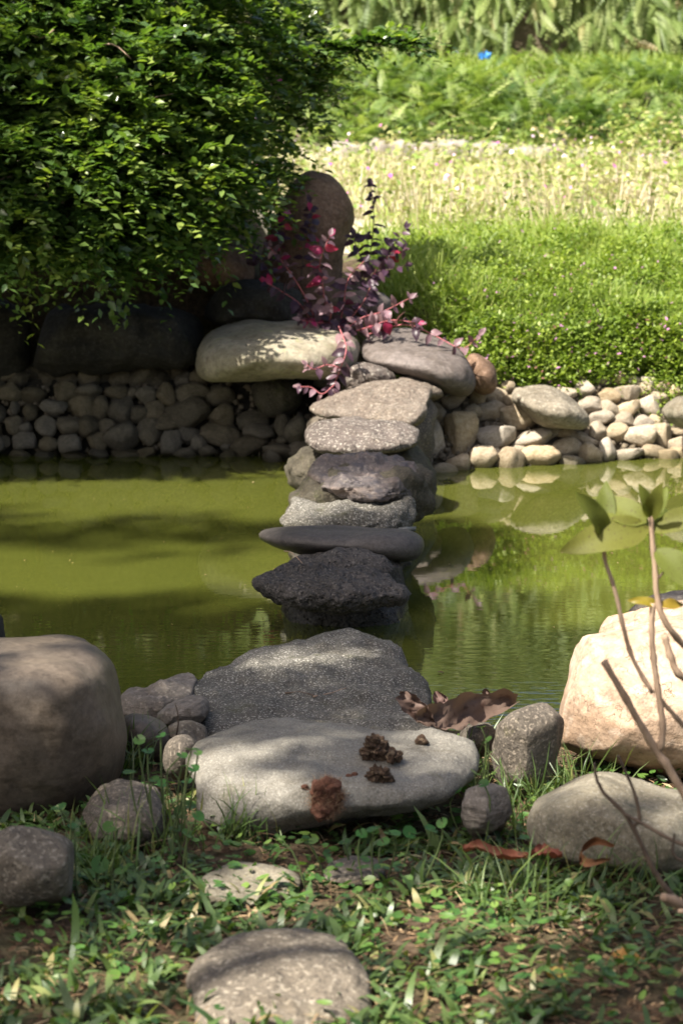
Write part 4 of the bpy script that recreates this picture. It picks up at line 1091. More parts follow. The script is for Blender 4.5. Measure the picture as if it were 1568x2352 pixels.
def put_leaf(parent, me, pos, d, up, size, name='leaf'):
    fr = frames(np.array([tuple(d)]), np.array([tuple(up)]))[0]
    o = link(name, me, None, parent)
    o.matrix_local = Matrix.Translation(Vector(pos) - parent.location) @ Matrix(fr.tolist()).to_4x4() @ Matrix.Scale(size, 4)
    return o

def sprig(parent, pix, sets, spacing=.036, size=.062, rad=.0028, stemmat='stem_red', start=.12):
    pts = spline([P(*q) for q in pix], 14)
    v, f = tube([p - parent.location for p in pts], [rad * (1.2 - .7 * i / 13) for i in range(14)], 5)
    link('stem', mesh_vf('stem', v, f), M[stemmat], parent)
    L_ = sum((pts[i + 1] - pts[i]).length for i in range(13))
    k = max(3, int(L_ / spacing))
    for i in range(k + 1):
        t_ = start + (1 - start) * i / k
        j = min(12, int(t_ * 13)); p = pts[j].lerp(pts[j + 1], t_ * 13 - j)
        tan = (pts[j + 1] - pts[j]).normalized()
        s0 = tan.cross(Vector((0, -1, 0)) if i % 2 else Vector((.3, -.3, 1))).normalized()
        for s in (-1, 1):
            if random.random() < .06: continue
            dd = (s0 * s * .85 + tan * .35 + Vector((random.gauss(0, .2), random.gauss(0, .2) - .1, random.gauss(0, .2) - .25))).normalized()
            up = Vector((random.gauss(0, .4), -.7 + random.gauss(0, .3), .6 + random.gauss(0, .3)))
            sz = size * random.uniform(.65, 1.1) * (1.0 - .35 * max(0, t_ - .7) / .3)
            put_leaf(parent, random.choice(random.choice(sets)), p, dd, up, sz)
    for s in range(2):
        put_leaf(parent, random.choice(random.choice(sets)), pts[-1], (pts[-1] - pts[-2]).normalized() + Vector((random.gauss(0, .3), 0, .2)), Vector((0, -.8, .5)), size * .6)

PG = 'purple-leaved plants among the far bank boulders'
pl = empty('purple_leaved_shrub', P(770, 760, 9.55))
tag(pl, 'sprawling pink and purple leaved shrub growing above the mushroom-shaped boulder', 'shrub', PG)
mixA = [LP, LK, LP, LD, LP, LK, LR]
sprig(pl, [(760, 760, 9.5), (738, 650, 9.45), (735, 600, 9.4), (757, 542, 9.4)], [LK, LK, LP, LP, LR])
sprig(pl, [(730, 750, 9.5), (700, 680, 9.4), (655, 610, 9.35), (620, 568, 9.3)], [LK, LP, LP])
sprig(pl, [(720, 750, 9.55), (690, 700, 9.45), (640, 665, 9.4), (612, 650, 9.4)], [LP, LD, LR], spacing=.05)
sprig(pl, [(780, 755, 9.55), (790, 690, 9.5), (800, 640, 9.5), (835, 600, 9.5)], [LD, LP, LK])
sprig(pl, [(745, 765, 9.5), (760, 720, 9.4), (745, 680, 9.35), (740, 640, 9.3)], [LK, LP, LP, LK, LR])
sprig(pl, [(790, 760, 9.5), (830, 730, 9.45), (880, 715, 9.4), (940, 685, 9.35)], [LK, LK, LP])
sprig(pl, [(800, 765, 9.5), (850, 750, 9.4), (900, 735, 9.35), (960, 742, 9.3)], [LK, LP, LP, LK, LR])
sprig(pl, [(840, 770, 9.45), (930, 745, 9.35), (1000, 772, 9.3), (1060, 800, 9.25), (1100, 770, 9.2)], [LK, LP], spacing=.07)
sprig(pl, [(800, 760, 9.55), (770, 745, 9.5), (720, 740, 9.35), (690, 735, 9.3)], mixA)
sprig(pl, [(780, 760, 9.6), (830, 700, 9.6), (850, 660, 9.6)], [LD, LD, LP])
hang = empty('purple_leaved_sprig', P(785, 770, 9.3))
tag(hang, 'pink and purple sprig hanging down in front of the mushroom-shaped boulder', 'plant', PG)
sprig(hang, [(778, 750, 9.25), (795, 800, 8.98), (780, 850, 8.95), (764, 892, 8.93)], [LK, LP], spacing=.06)
sprig(hang, [(782, 845, 8.95), (750, 838, 8.93), (722, 848, 8.92), (705, 838, 8.92)], [LK, LP], size=.048)
sprig(hang, [(766, 885, 8.93), (740, 905, 8.92), (715, 890, 8.92), (690, 888, 8.92)], [LK, LP], size=.052)
dk = empty('dark_leaved_plant', P(840, 640, 10.0))
tag(dk, 'tall plant with blackish purple leaves right of the standing stone', 'plant', PG)
sprig(dk, [(830, 660, 10.0), (850, 580, 10.0), (858, 500, 9.98), (852, 428, 9.95)], [LD], stemmat='stem_dark')
sprig(dk, [(840, 660, 9.95), (870, 600, 9.95), (905, 560, 9.9), (930, 525, 9.9)], [LD, LD, LP], stemmat='stem_dark')
sprig(dk, [(830, 660, 9.95), (830, 600, 9.95), (815, 560, 9.9), (812, 540, 9.9)], [LD], stemmat='stem_dark')
sprig(dk, [(840, 660, 9.9), (885, 600, 9.85), (900, 580, 9.85), (925, 575, 9.8)], [LD, LP, LR], stemmat='stem_dark')
sprig(dk, [(830, 660, 9.9), (860, 625, 9.85), (890, 620, 9.8), (930, 610, 9.8)], [LD, LP], stemmat='stem_dark')
dk2 = empty('dark_leaved_plant', P(700, 640, 9.98))
tag(dk2, 'dim purple plant in front of the standing stone under the bush edge', 'plant', PG)
sprig(dk2, [(690, 650, 9.98), (700, 560, 9.96), (715, 510, 9.95), (712, 465, 9.93)], [LD, LD, LP, LR], stemmat='stem_dark')
sprig(dk2, [(660, 650, 9.95), (640, 560, 9.93), (655, 500, 9.9), (640, 460, 9.9)], [LD, LD, LR], stemmat='stem_dark')
sprig(dk2, [(650, 660, 9.9), (600, 600, 9.85), (580, 575, 9.83)], [LD, LP], stemmat='stem_dark')

# ------------------------------------------------------------------ foreground lawn
BL = [blade_tmpl(.5, .5, 4), blade_tmpl(1.0, .5, 4), blade_tmpl(1.6, .5, 4)]
def lawnden(X, Y):
    d = np.clip(.50 + .85 * wav(X, Y, 4.3, 1.9), .04, 1)
    d = d * np.clip(1.25 - np.clip((X - .05) / .5, 0, 1) * np.clip((3.35 - Y) / .5, 0, 1) * 1.15, .1, 1)     # bare litter patch at lower right
    d = d * np.clip((4.15 - Y) / .25, .10, 1)
    return d
X, Y = put(10500, -1.4, 1.4, 2.35, 4.9, lawnden)
n = len(X)
base = np.stack([X, Y, hgt(X, Y)], 1)
hum = np.clip(.5 + .5 * wav(X, Y, 6, .2), .1, 1)
parts = []
tone = np.clip(.45 + .28 * wav(X, Y, 2.6, 4.4) + RNG.normal(0, .1, n), 0, 1)
for j in range(4):
    d = tilt_dirs(n, .35, 1.35)
    ln = RNG.uniform(.022, .054, n) * (.7 + .45 * hum)
    r = np.clip(tone + RNG.normal(0, .14, n), 0, .9)
    r = np.where(RNG.uniform(0, 1, n) < .08, RNG.uniform(.9, 1, n), r)
    parts.append(scatter_mesh('b', BL[j % 3], base + np.stack([RNG.normal(0, .008, n), RNG.normal(0, .008, n), RNG.uniform(0, .018, n)], 1), frames(d, UPV + RNG.normal(0, .3, (n, 3))), np.stack([RNG.uniform(.0095, .0175, n), ln, ln * .8], 1), r))
X, Y = put(5200, -2.8, 2.8, 1.6, 4.9)
kk = (abs(X) > 1.35); X, Y = X[kk], Y[kk]; n = len(X)
for j in range(4):
    ln = RNG.uniform(.026, .062, n)
    parts.append(scatter_mesh('b', BL[j % 3], np.stack([X, Y, hgt(X, Y)], 1) + RNG.normal(0, .01, (n, 3)), frames(tilt_dirs(n, .35, 1.35), UPV + RNG.normal(0, .3, (n, 3))), np.stack([RNG.uniform(.0095, .0175, n), ln, ln * .8], 1), RNG.uniform(.1, .95, n)))
stuff('lawn_grass', parts, 'lawn', 'short broad-bladed grass of the near bank in dappled shade', True)
# taller single blades round the rocks
parts = []
TG = [(1180, 1850, 70, 90), (1230, 1790, 60, 60), (1060, 1760, 50, 40), (560, 1945, 50, 8), (300, 1740, 20, 30), (240, 2010, 70, 50), (1450, 2060, 120, 60), (1330, 1800, 60, 20), (1180, 2120, 80, 60), (350, 1960, 80, 40)]
pp, cnt = [], []
for (x, y, sx, sy) in TG:
    for _ in range(60):
        q = GZ(random.gauss(x, sx * .6), random.gauss(y, sy * .6), .17)
        pp.append((q.x, q.y, float(hgt(q.x, q.y))))
pp = np.array(pp); n = len(pp)
parts.append(scatter_mesh('b', blade_tmpl(.8, .5, 4), pp, frames(tilt_dirs(n, .1, .8), RNG.normal(0, 1, (n, 3))), np.stack([RNG.uniform(.0025, .006, n), RNG.uniform(.07, .16, n), RNG.uniform(.06, .14, n)], 1), RNG.uniform(.35, .95, n)))
stuff('tall_grass', parts, 'lawn', 'thin taller grass blades growing between the near rocks', True)
# small round-leaved herbs low in the lawn
X, Y = put(8000, -1.2, 1.2, 2.4, 4.75, lambda X, Y: np.clip(.35 + .8 * wav(X, Y, 4.4, 6.1), .05, 1))
n = len(X)
parts = [scatter_mesh('h', disc_tmpl(9), np.stack([X, Y, hgt(X, Y) + RNG.uniform(.01, .045, n)], 1), frames(rnd_dir(n, -.2, .3), UPV + RNG.normal(0, .4, (n, 3))), np.stack([RNG.uniform(.008, .02, n), RNG.uniform(.012, .028, n), RNG.uniform(.01, .02, n)], 1), RNG.uniform(0, 1, n))]
stuff('lawn_herbs', parts, 'herb', 'small round-leaved herbs growing low in the near grass')
# leaf litter, straw and crumbs of soil
X, Y = put(34000, -1.3, 1.3, 2.35, 4.95, lambda X, Y: np.clip(.3 + .9 * np.clip((X + .15) / .5, 0, 1) * np.clip((3.6 - Y) / .5, .3, 1), .1, 1))
n = len(X)
dd = rnd_dir(n, -.25, .3)
parts = [scatter_mesh('t', LEAF4, np.stack([X, Y, hgt(X, Y) + RNG.uniform(.002, .016, n)], 1), frames(dd, UPV + RNG.normal(0, .5, (n, 3))), np.stack([RNG.uniform(.003, .014, n), RNG.uniform(.008, .034, n), RNG.uniform(.01, .03, n)], 1), RNG.uniform(0, 1, n) ** 1.3)]
X, Y = put(5000, -1.3, 1.3, 2.35, 4.95)
n = len(X)
CLOD = ([(-.5, -.4, 0), (.5, -.5, 0), (.45, .5, 0), (-.4, .45, 0), (-.1, .05, .55), (.25, -.1, .4)], [(0, 1, 5, 4), (1, 2, 5), (2, 4, 5), (2, 3, 4), (3, 0, 4)])
parts.append(scatter_mesh('c', CLOD, np.stack([X, Y, hgt(X, Y) - .001], 1), frames(rnd_dir(n, -.3, .3), np.tile(UPV, (n, 1))), RNG.uniform(.005, .018, n), RNG.uniform(0, .4, n)))
X, Y = put(1400, -1.3, 1.3, 2.35, 4.6)
n = len(X)
parts.append(scatter_mesh('c', blade_tmpl(.4, .5, 4), np.stack([X, Y, hgt(X, Y) + RNG.uniform(.004, .03, n)], 1), frames(rnd_dir(n, -.1, .15), np.tile(UPV, (n, 1))), np.stack([RNG.uniform(.0012, .003, n), RNG.uniform(.04, .12, n), RNG.uniform(.03, .06, n)], 1), RNG.uniform(.2, 1, n)))
stuff('leaf_litter', parts, 'litter', 'brown crumbled leaf litter on the near ground')

n = 260
X = RNG.uniform(-1.6, 1.6, n); Y = RNG.uniform(5.4, 9.2, n)
parts = [scatter_mesh('s', LEAF4, np.stack([X, Y, np.full(n, .003)], 1), frames(np.stack([RNG.normal(0, 1, n), RNG.normal(0, 1, n), np.zeros(n)], 1), np.tile(UPV, (n, 1))), RNG.uniform(.003, .010, n) * np.where(RNG.uniform(0, 1, n) < .06, 2.6, 1), RNG.uniform(.3, 1, n))]
stuff('floating_specks', parts, 'litter', 'tiny bits of plant debris floating on the pond')
X, Y = put(300, -1.3, 1.3, 2.35, 4.2, lawnden)
n = len(X)
parts = [scatter_mesh('b', BL[j], np.stack([X, Y, hgt(X, Y)], 1), frames(tilt_dirs(n, .3, 1.2), UPV + RNG.normal(0, .3, (n, 3))), np.stack([RNG.uniform(.010, .022, n), RNG.uniform(.05, .11, n), RNG.uniform(.05, .09, n)], 1), RNG.uniform(.1, .88, n)) for j in range(2)]
stuff('broad_grass', parts, 'lawn', 'larger broad grass blades standing out of the near lawn', True)

# pennywort by the rocks on the left and right
def penny_leafs(n=3):
    out = []
    for k in range(n):
        V, F = [(0, 0, -.03)], []
        N_ = 16
        for rr in (.5, 1.):
            for i in range(N_):
                a = -math.pi / 2 + .2 + (2 * math.pi - .4) * i / (N_ - 1)
                w = 1 + .05 * math.sin(7 * a + k)
                V.append((.5 * rr * w * math.cos(a), .5 * rr * w * math.sin(a), .06 * rr * rr * (1 + .8 * math.sin(2 * a + k))))
        for i in range(N_ - 1):
            F.append((0, i + 1, i + 2)); F.append((i + 1, N_ + i + 1, N_ + i + 2, i + 2))
        me = mesh_vf('leaf', V, F); me.materials.append(M['penny']); out.append(me)
    return out
PL = penny_leafs()
def pennywort(label, leaves, Y0):
    x0 = sum(l[0] for l in leaves) / len(leaves); y0 = max(l[1] for l in leaves)
    g = GZ(x0, min(y0 + 40, 2300), .15)
    root = empty('pennywort', (g.x, g.y, float(hgt(g.x, g.y))))
    tag(root, label, 'plant', 'pennywort plants between the near rocks')
    for (x, y, px) in leaves:
        Y = Y0 + random.uniform(-.12, .05)
        q = P(x, y, Y)
        foot = Vector((q.x * .7 + root.location.x * .3, q.y + random.uniform(-.02, .04), max(float(hgt(q.x, q.y)), q.z - .12)))
        v, f = tube([p - root.location for p in spline([foot, foot.lerp(q, .6) + Vector((random.gauss(0, .01), 0, .01)), q], 6)], [.0016] * 6, 5)
        link('stalk', mesh_vf('stalk', v, f), M['stem_green'], root)
        put_leaf(root, random.choice(PL), q, (random.gauss(0, .6), random.gauss(-.6, .5), random.gauss(0, .25)), (random.gauss(0, .35), -.35 + random.gauss(0, .3), 1), px * Y / FPX)
pennywort('cluster of round-leaved pennywort between the brown boulder and the granite stone',
          [(440, 1722, 38), (418, 1735, 28), (340, 1725, 30), (370, 1690, 26), (455, 1730, 22), (395, 1770, 34), (418, 1760, 38), (445, 1765, 30), (300, 1775, 36), (375, 1800, 30), (430, 1795, 28), (435, 1850, 34), (415, 1868, 40), (455, 1875, 32), (400, 1905, 34), (430, 1915, 30), (355, 1790, 26), (320, 1700, 30)], 3.68)
pennywort('pennywort leaves in the grass under the front of the granite stone',
          [(860, 1905, 40), (900, 1915, 44), (940, 1912, 36), (830, 1915, 30), (990, 1905, 34), (1015, 1890, 30), (700, 1930, 26), (640, 1925, 26), (880, 1935, 34), (790, 1935, 30)], 3.6)
pennywort('pennywort between the granite stone and the upright dark rock',
          [(1120, 1700, 24), (1105, 1745, 36), (1090, 1775, 30), (1110, 1800, 28), (1085, 1820, 28), (1050, 1815, 26), (1105, 1670, 22)], 3.9)
pennywort('pennywort leaves climbing in front of the dark rough rock at left',
          [(135, 1855, 40), (155, 1905, 34), (170, 1898, 30), (250, 1900, 32), (200, 2010, 44), (165, 2030, 40), (230, 1985, 44), (280, 2000, 36), (270, 1905, 30)], 3.6)

# ------------------------------------------------------------------ right foreground weed: cut stems and leaves
weed = empty('cut_shrub', GZ(1640, 2000, .18))
tag(weed, 'sparse cut shrub with brown stems and a few spotted leaves at the right edge', 'shrub')
def stem(parent, pix, r0, r1, mat, name='stem', n=14, seg=8):
    pts = spline([P(*q) for q in pix], n)
    n *= 2
    pts = spline([P(*q) for q in pix], n)
    pts = [p + Vector((random.gauss(0, 1), random.gauss(0, 1), random.gauss(0, 1))) * r0 * .05 for p in pts]
    rad = [(r0 + (r1 - r0) * i / (n - 1)) * .86 * (1 + .22 * (i % 5 == 2) + random.uniform(-.06, .06)) for i in range(n)]
    v, f = tube([p - parent.location for p in pts], rad, seg)
    return link(name, mesh_vf(name, v, f), M[mat], parent)
YW = 3.3
stem(weed, [(1660, 1990, YW), (1600, 1880, YW), (1535, 1765, YW), (1500, 1715, YW), (1440, 1612, YW - .02), (1386, 1519, YW - .03)], .0085, .0062, 'stem_brown')
stem(weed, [(1514, 1722, YW), (1521, 1670, YW), (1506, 1560, YW), (1496, 1470, YW), (1498, 1385, YW)], .0065, .005, 'stem_brown')
stem(weed, [(1690, 1560, YW + .05), (1590, 1500, YW + .03), (1530, 1435, YW), (1508, 1370, YW), (1504, 1310, YW), (1497, 1250, YW), (1495, 1185, YW)], .0065, .0048, 'stem_brown')
stem(weed, [(1497, 1592, YW), (1452, 1512, YW), (1432, 1445, YW), (1408, 1345, YW), (1388, 1285, YW), (1385, 1215, YW)], .0046, .0034, 'stem_brown')
stem(weed, [(1660, 1640, YW + .05), (1600, 1580, YW + .02), (1552, 1540, YW), (1524, 1458, YW)], .0078, .0062, 'stem_brown')
stem(weed, [(1660, 1760, YW + .08), (1570, 1668, YW + .05), (1515, 1605, YW + .03)], .006, .004, 'stem_brown')
stem(weed, [(1505, 1335, YW), (1525, 1312, YW), (1535, 1305, YW)], .0025, .0015, 'stem_dark', n=6)
WL = []
for k in range(3):
    me = leaf_mesh('leaf', .19 + .02 * k, .2 + .1 * k, 10, .25, .03); me.materials.append(M['weed_leaf']); WL.append(me)
YL = leaf_mesh('leaf', .2, .4, 10, .35, .05); YL.materials.append(M['weed_yellow'])
for (bx, by, tx, ty, me, ly) in ((1490, 1215, 1312, 1238, WL[1], -.04), (1483, 1200, 1352, 1130, WL[2], .02), (1385, 1225, 1392, 1105, WL[0], .03), (1388, 1225, 1358, 1145, WL[1], -.05), (1388, 1230, 1372, 1180, WL[0], -.02),
                                 (1495, 1190, 1532, 1118, WL[0], .02), (1495, 1190, 1482, 1128, WL[1], -.03), (1494, 1190, 1508, 1125, WL[0], -.05), (1500, 1222, 1610, 1160, WL[1], -.02), (1502, 1215, 1560, 1150, WL[2], .05),
                                 (1502, 1262, 1620, 1345, WL[1], -.06), (1387, 1248, 1448, 1242, WL[0], -.02), (1506, 1388, 1456, 1372, YL, -.01), (1510, 1392, 1572, 1380, YL, .0), (1490, 1212, 1420, 1190, WL[0], .08)):
    a, b_ = P(bx, by, YW), P(tx, ty, YW + ly)
    put_leaf(weed, me, a, b_ - a, Vector((random.gauss(0, .2), -.8, .65)), (b_ - a).length * 1.05)
tw = empty('dead_twig', GZ(1560, 2080, .18))
tag(tw, 'thin dark forked dead twig in front of the mottled warm-grey rock', 'twig')
stem(tw, [(1620, 2130, 3.15), (1550, 2065, 3.15), (1500, 2000, 3.15), (1468, 1930, 3.15), (1432, 1868, 3.15), (1385, 1820, 3.15), (1366, 1778, 3.15), (1364, 1752, 3.15)], .0058, .0022, 'stem_dark', n=18)
stem(tw, [(1620, 1960, 3.12), (1540, 1928, 3.13), (1480, 1895, 3.14), (1430, 1868, 3.15)], .004, .003, 'stem_dark', 'branch')
stem(tw, [(1452, 1898, 3.15), (1468, 1880, 3.15), (1455, 1820, 3.15), (1430, 1760, 3.15), (1418, 1735, 3.15)], .0036, .0024, 'stem_dark', 'branch')
stem(tw, [(1640, 1990, 3.12), (1575, 1980, 3.1), (1545, 1960, 3.1), (1548, 1915, 3.1)], .003, .002, 'stem_dark', 'branch')
ck = empty('cut_stick', P(1600, 2110, 3.0))
tag(ck, 'pale cut stick end poking in at the lower right edge', 'stick')
stem(ck, [(1640, 2118, 3.0), (1580, 2085, 3.0), (1520, 2058, 2.98)], .009, .0075, 'stem_brown', 'stick', 8)
stem(ck, [(1650, 2110, 2.98), (1600, 2098, 2.98), (1556, 2092, 2.97)], .005, .004, 'stem_brown', 'side_shoot', 6)

# ------------------------------------------------------------------ debris
def curled(name, label, corners, mat, curl=.02, cat='leaf', group='fallen dead leaves on the near bank', nx=16, ny=8, seed=1, wave=.02, w0=.9):
    """a dried leaf: a midrib along 3D points, blade rolled and crumpled"""
    pts = spline(corners['rib'], nx + 1)
    wid, side = corners['w'], Vector(corners['side']).normalized()
    up = Vector(corners.get('up', (0, -.3, 1))).normalized()
    c = sum(pts, Vector()) / len(pts)
    V, F = [], []
    for i, p in enumerate(pts):
        t_ = i / nx
        w = wid * max(.04, math.sin(math.pi * (.06 + .9 * t_))) ** .7
        wl, wr = (w * (1 + .45 * noise.noise(Vector((t_ * 11, k_ * 5., seed)))) for k_ in (1, 2))
        for j in range(ny + 1):
            s = j / ny * 2 - 1
            n_ = noise.noise(Vector((t_ * 5, s * 2, seed)))
            q = p + side * (s * (wl if s < 0 else wr) * (1 - .25 * abs(s))) + up * (curl * s * s + wave * n_ + .012 * noise.noise(Vector((t_ * 13, s * 6, seed * 3))) * (wid / .05))
            V.append(q - c)
    for i in range(nx):
        for j in range(ny):
            a = i * (ny + 1) + j; F.append((a, a + 1, a + ny + 2, a + ny + 1))
    o = link(name, mesh_vf(name, V, F), M[mat])
    o.location = c
    return tag(o, label, cat, group)

curled('dead_leaf', 'upright crumpled end of a big brown dead leaf beside the step rock',
       {'rib': [P(985, 1668, 4.32), P(962, 1640, 4.30), P(940, 1612, 4.30), P(928, 1588, 4.32)], 'w': .04, 'side': (1, .3, -.1), 'up': (0, -1, .3)}, 'dead_leaf', .025, seed=2, wave=.02)
curled('dead_leaf', 'long curled brown dead leaf lying across the gap right of the step rock',
       {'rib': [P(955, 1655, 4.28), P(1030, 1650, 4.34), P(1100, 1632, 4.42), P(1185, 1612, 4.5)], 'w': .05, 'side': (-.15, .7, .8), 'up': (.1, -.8, .5)}, 'dead_leaf', .03, seed=5, wave=.028, nx=24)
curled('dead_leaf', 'thin curled leaf tip standing up at the water behind the long brown leaf',
       {'rib': [P(1090, 1622, 4.55), P(1115, 1605, 4.55), P(1112, 1582, 4.55)], 'w': .016, 'side': (1, .2, .3), 'up': (0, -1, .3)}, 'dead_leaf', .01, seed=9, wave=.01, nx=8)
curled('dead_leaf', 'jagged brown leaf fragment between the step rock and the long curled leaf',
       {'rib': [P(1005, 1640, 4.5), P(1012, 1612, 4.5), P(1000, 1588, 4.52)], 'w': .022, 'side': (1, .2, .1), 'up': (0, -1, .3)}, 'dead_leaf', .02, seed=12, wave=.02, nx=8)
curled('red_leaf', 'narrow curved orange-red fallen leaf in the grass below the granite stone',
       {'rib': [P(1062, 1955, 3.5), P(1100, 1950, 3.49), P(1150, 1968, 3.47), P(1212, 1972, 3.45)], 'w': .013, 'side': (0, .9, .45), 'up': (0, -.5, 1)}, 'red_dead', .012, seed=4, wave=.008, ny=6, nx=24)
curled('red_leaf', 'looped reddish dry leaf in front of the mottled warm-grey rock',
       {'rib': [P(1408, 1945, 3.42), P(1360, 1935, 3.46), P(1330, 1962, 3.44), P(1350, 1984, 3.4), P(1400, 1975, 3.36)], 'w': .013, 'side': (.3, .7, .6), 'up': (0, -.8, .4)}, 'red_dead', .012, seed=6, wave=.010, ny=6, nx=24)
curled('red_leaf', 'dull red-brown leaf lying under the orange-red leaf',
       {'rib': [P(1215, 1968, 3.46), P(1250, 1960, 3.47), P(1290, 1970, 3.47)], 'w': .018, 'side': (0, 1, .2)}, 'red_dead', .01, seed=7, wave=.01)
for k, (x, y, x2, y2, lab) in enumerate(((1170, 2010, 1300, 2000, 'broad brown dead leaf in the right lawn below the red leaf'), (1130, 2100, 1270, 2030, 'long brown dead leaf crossing the right lawn'), (1040, 2000, 1110, 1985, 'small brown dead leaf left of the red leaf'),
                                      (520, 2058, 600, 2048, 'reddish dead leaf at the front of the flat buried stone'), (1300, 2300, 1390, 2290, 'greyish brown leaf on the bare litter at lower right'), (640, 1925, 560, 1945, 'small red-brown leaf under the granite stone'))):
    Y = GZ(x, y, .17).y
    curled('dead_leaf', lab, {'rib': [P(x, y, Y), P((x + x2) / 2, (y + y2) / 2 - 6, Y + .0), P(x2, y2, GZ(x2, y2, .17).y)], 'w': .02, 'side': (.1, 1, .25)}, 'red_dead' if k in (3, 5) else 'dead_leaf', .012, seed=20 + k, wave=.012)
Y = GZ(1440, 2215, .22).y
curled('yellow_leaf', 'dull yellow fallen leaf on the bare ground at lower right',
       {'rib': [P(1395, 2212, Y), P(1435, 2205, Y - .01), P(1485, 2222, Y - .02)], 'w': .022, 'side': (0, .9, .3)}, 'yellow_dead', .008, seed=31, wave=.012)
Y = GZ(1280, 2260, .22).y
curled('yellow_leaf', 'pale greenish-yellow leaf scrap left of the dull yellow leaf',
       {'rib': [P(1255, 2235, Y), P(1285, 2245, Y - .01), P(1310, 2270, Y - .02)], 'w': .016, 'side': (.3, .9, .3)}, 'yellow_dead', .006, seed=33, wave=.012)

# bark clod, coir clump and crumbs on the granite stone
YC = 3.95
cl = empty('bark_clod', P(870, 1800, surf(FLAT, 870, 1800, YC)))
tag(cl, 'ragged dark bark clod lying on the granite stone', 'bark')
for nm, out, (sx_, sy_), sd_ in (('upper_lump', [(826, 1735), (838, 1700), (858, 1680), (880, 1690), (895, 1715), (893, 1745), (870, 1760), (838, 1758)], (862, 1740), 3),
                         ('lower_lump', [(838, 1780), (850, 1758), (880, 1752), (900, 1775), (908, 1795), (880, 1802), (850, 1798)], (875, 1788), 5),
                         ('side_lump', [(885, 1745), (895, 1722), (915, 1732), (922, 1745), (905, 1755)], (905, 1748), 8)):
    me, c = rock_mesh(nm, out, surf(FLAT, sx_, sy_, 4.0) - .008, .026, .03, p=2, amp=.012, freq=38, fine=.007, ffreq=120, nj=90, nk=30, soft=1, seed=sd_, ridge=.012)
    o = link(nm, me, M['clod'], cl); o.location = c - cl.location
me, c = rock_mesh('bark_piece', [(950, 1705), (962, 1695), (972, 1684), (978, 1698), (988, 1708), (970, 1714)], surf(FLAT, 970, 1708, 4.14) - .004, .012, .015, p=2, amp=.006, freq=40, nj=40, nk=12, soft=1, seed=2)
o = link('bark_piece', me, M['clod']); o.location = c
tag(o, 'small pointed bark piece near the right end of the granite stone', 'bark')
YK = surf(FLAT, 752, 1840, 3.86) - .012
co_ = empty('coir_clump', P(752, 1870, YK))
tag(co_, 'reddish brown fibrous coir clump against the front of the granite stone', 'clump')
me, c = rock_mesh('core', [(712, 1830), (722, 1800), (745, 1788), (775, 1795), (790, 1815), (786, 1850), (770, 1880), (735, 1882), (716, 1860)], YK, .020, .02, p=2, amp=.010, freq=34, fine=.006, ffreq=90, nj=70, nk=22, soft=1, seed=4)
o = link('core', me, M['coir'], co_); o.location = c - co_.location
n = 1500
ctr = np.array(P(752, 1832, YK)); dd = rnd_dir(n)
pos = ctr + dd * np.array([.031, .018, .038]) * RNG.uniform(.55, 1.1, n)[:, None]
fb = scatter_mesh('f', blade_tmpl(1.2, .5, 4), pos, frames(dd * .5 + RNG.normal(0, .9, (n, 3)), RNG.normal(0, 1, (n, 3))), np.stack([np.full(n, .0008), RNG.uniform(.008, .022, n), RNG.uniform(.012, .03, n)], 1), RNG.uniform(0, 1, n))
o = link('fibres', mesh_np('fibres', fb[0] - np.array(co_.location), fb[1], fb[2], fb[3]), M['fibre'], co_)
for k in range(3):
    x, y = ((800, 1783), (812, 1780), (700, 1806))[k]
    me, c = rock_mesh('crumb', [(x - 9, y), (x, y - 8), (x + 10, y - 2), (x + 6, y + 7), (x - 5, y + 6)], surf(FLAT, x, y, 3.9) - .003, .006, .006, amp=.003, freq=60, nj=20, nk=6, seed=k)
    o = link('crumb', me, M['coir'], co_); o.location = c - co_.location

# twigs on the step rock, small pipe under the dark slab
for k, (pp_, lab) in enumerate((([(x, y, surf(STEP, x, y, 4.9) - .004) for x, y in ((655, 1592), (690, 1590), (720, 1597))], 'thin reddish twig lying on the step rock'), ([(x, y, surf(STEP, x, y, 4.9) - .004) for x, y in ((720, 1600), (760, 1592), (795, 1580))], 'pale twig lying on the step rock'))):
    e = empty('twig', P(*pp_[1]))
    tag(e, lab, 'twig')
    stem(e, pp_, .003, .0018, 'stem_dark' if k == 0 else 'stem_brown', 'stem', 8, 5)
V, F = tube([P(915, 1217, 6.85), P(955, 1214, 6.85)], [.007, .007], 12)
c = P(936, 1216, 6.85)
o = link('pipe', mesh_vf('pipe', [v - c for v in V], F), M['pipe']); o.location = c
tag(o, 'short pale pipe end sticking out behind the right end of the dark slab', 'pipe')
e = empty('twig', P(665, 1268, 6.3))
tag(e, 'thin pale twig leaning under the left end of the dark slab', 'twig')
stem(e, [(652, 1266, 6.35), (668, 1268, 6.3), (682, 1280, 6.25), (694, 1294, 6.2)], .002, .0012, 'stem_brown', 'stem', 8, 5)
e = empty('seed_stalk', GZ(405, 1690, .12))
tag(e, 'dry brown seed stalk standing between the small stones at left', 'plant')
stem(e, [(406, 1688, 4.4), (410, 1660, 4.4), (408, 1635, 4.4), (402, 1615, 4.4)], .0022, .001, 'stem_dark', 'stem', 8, 5)

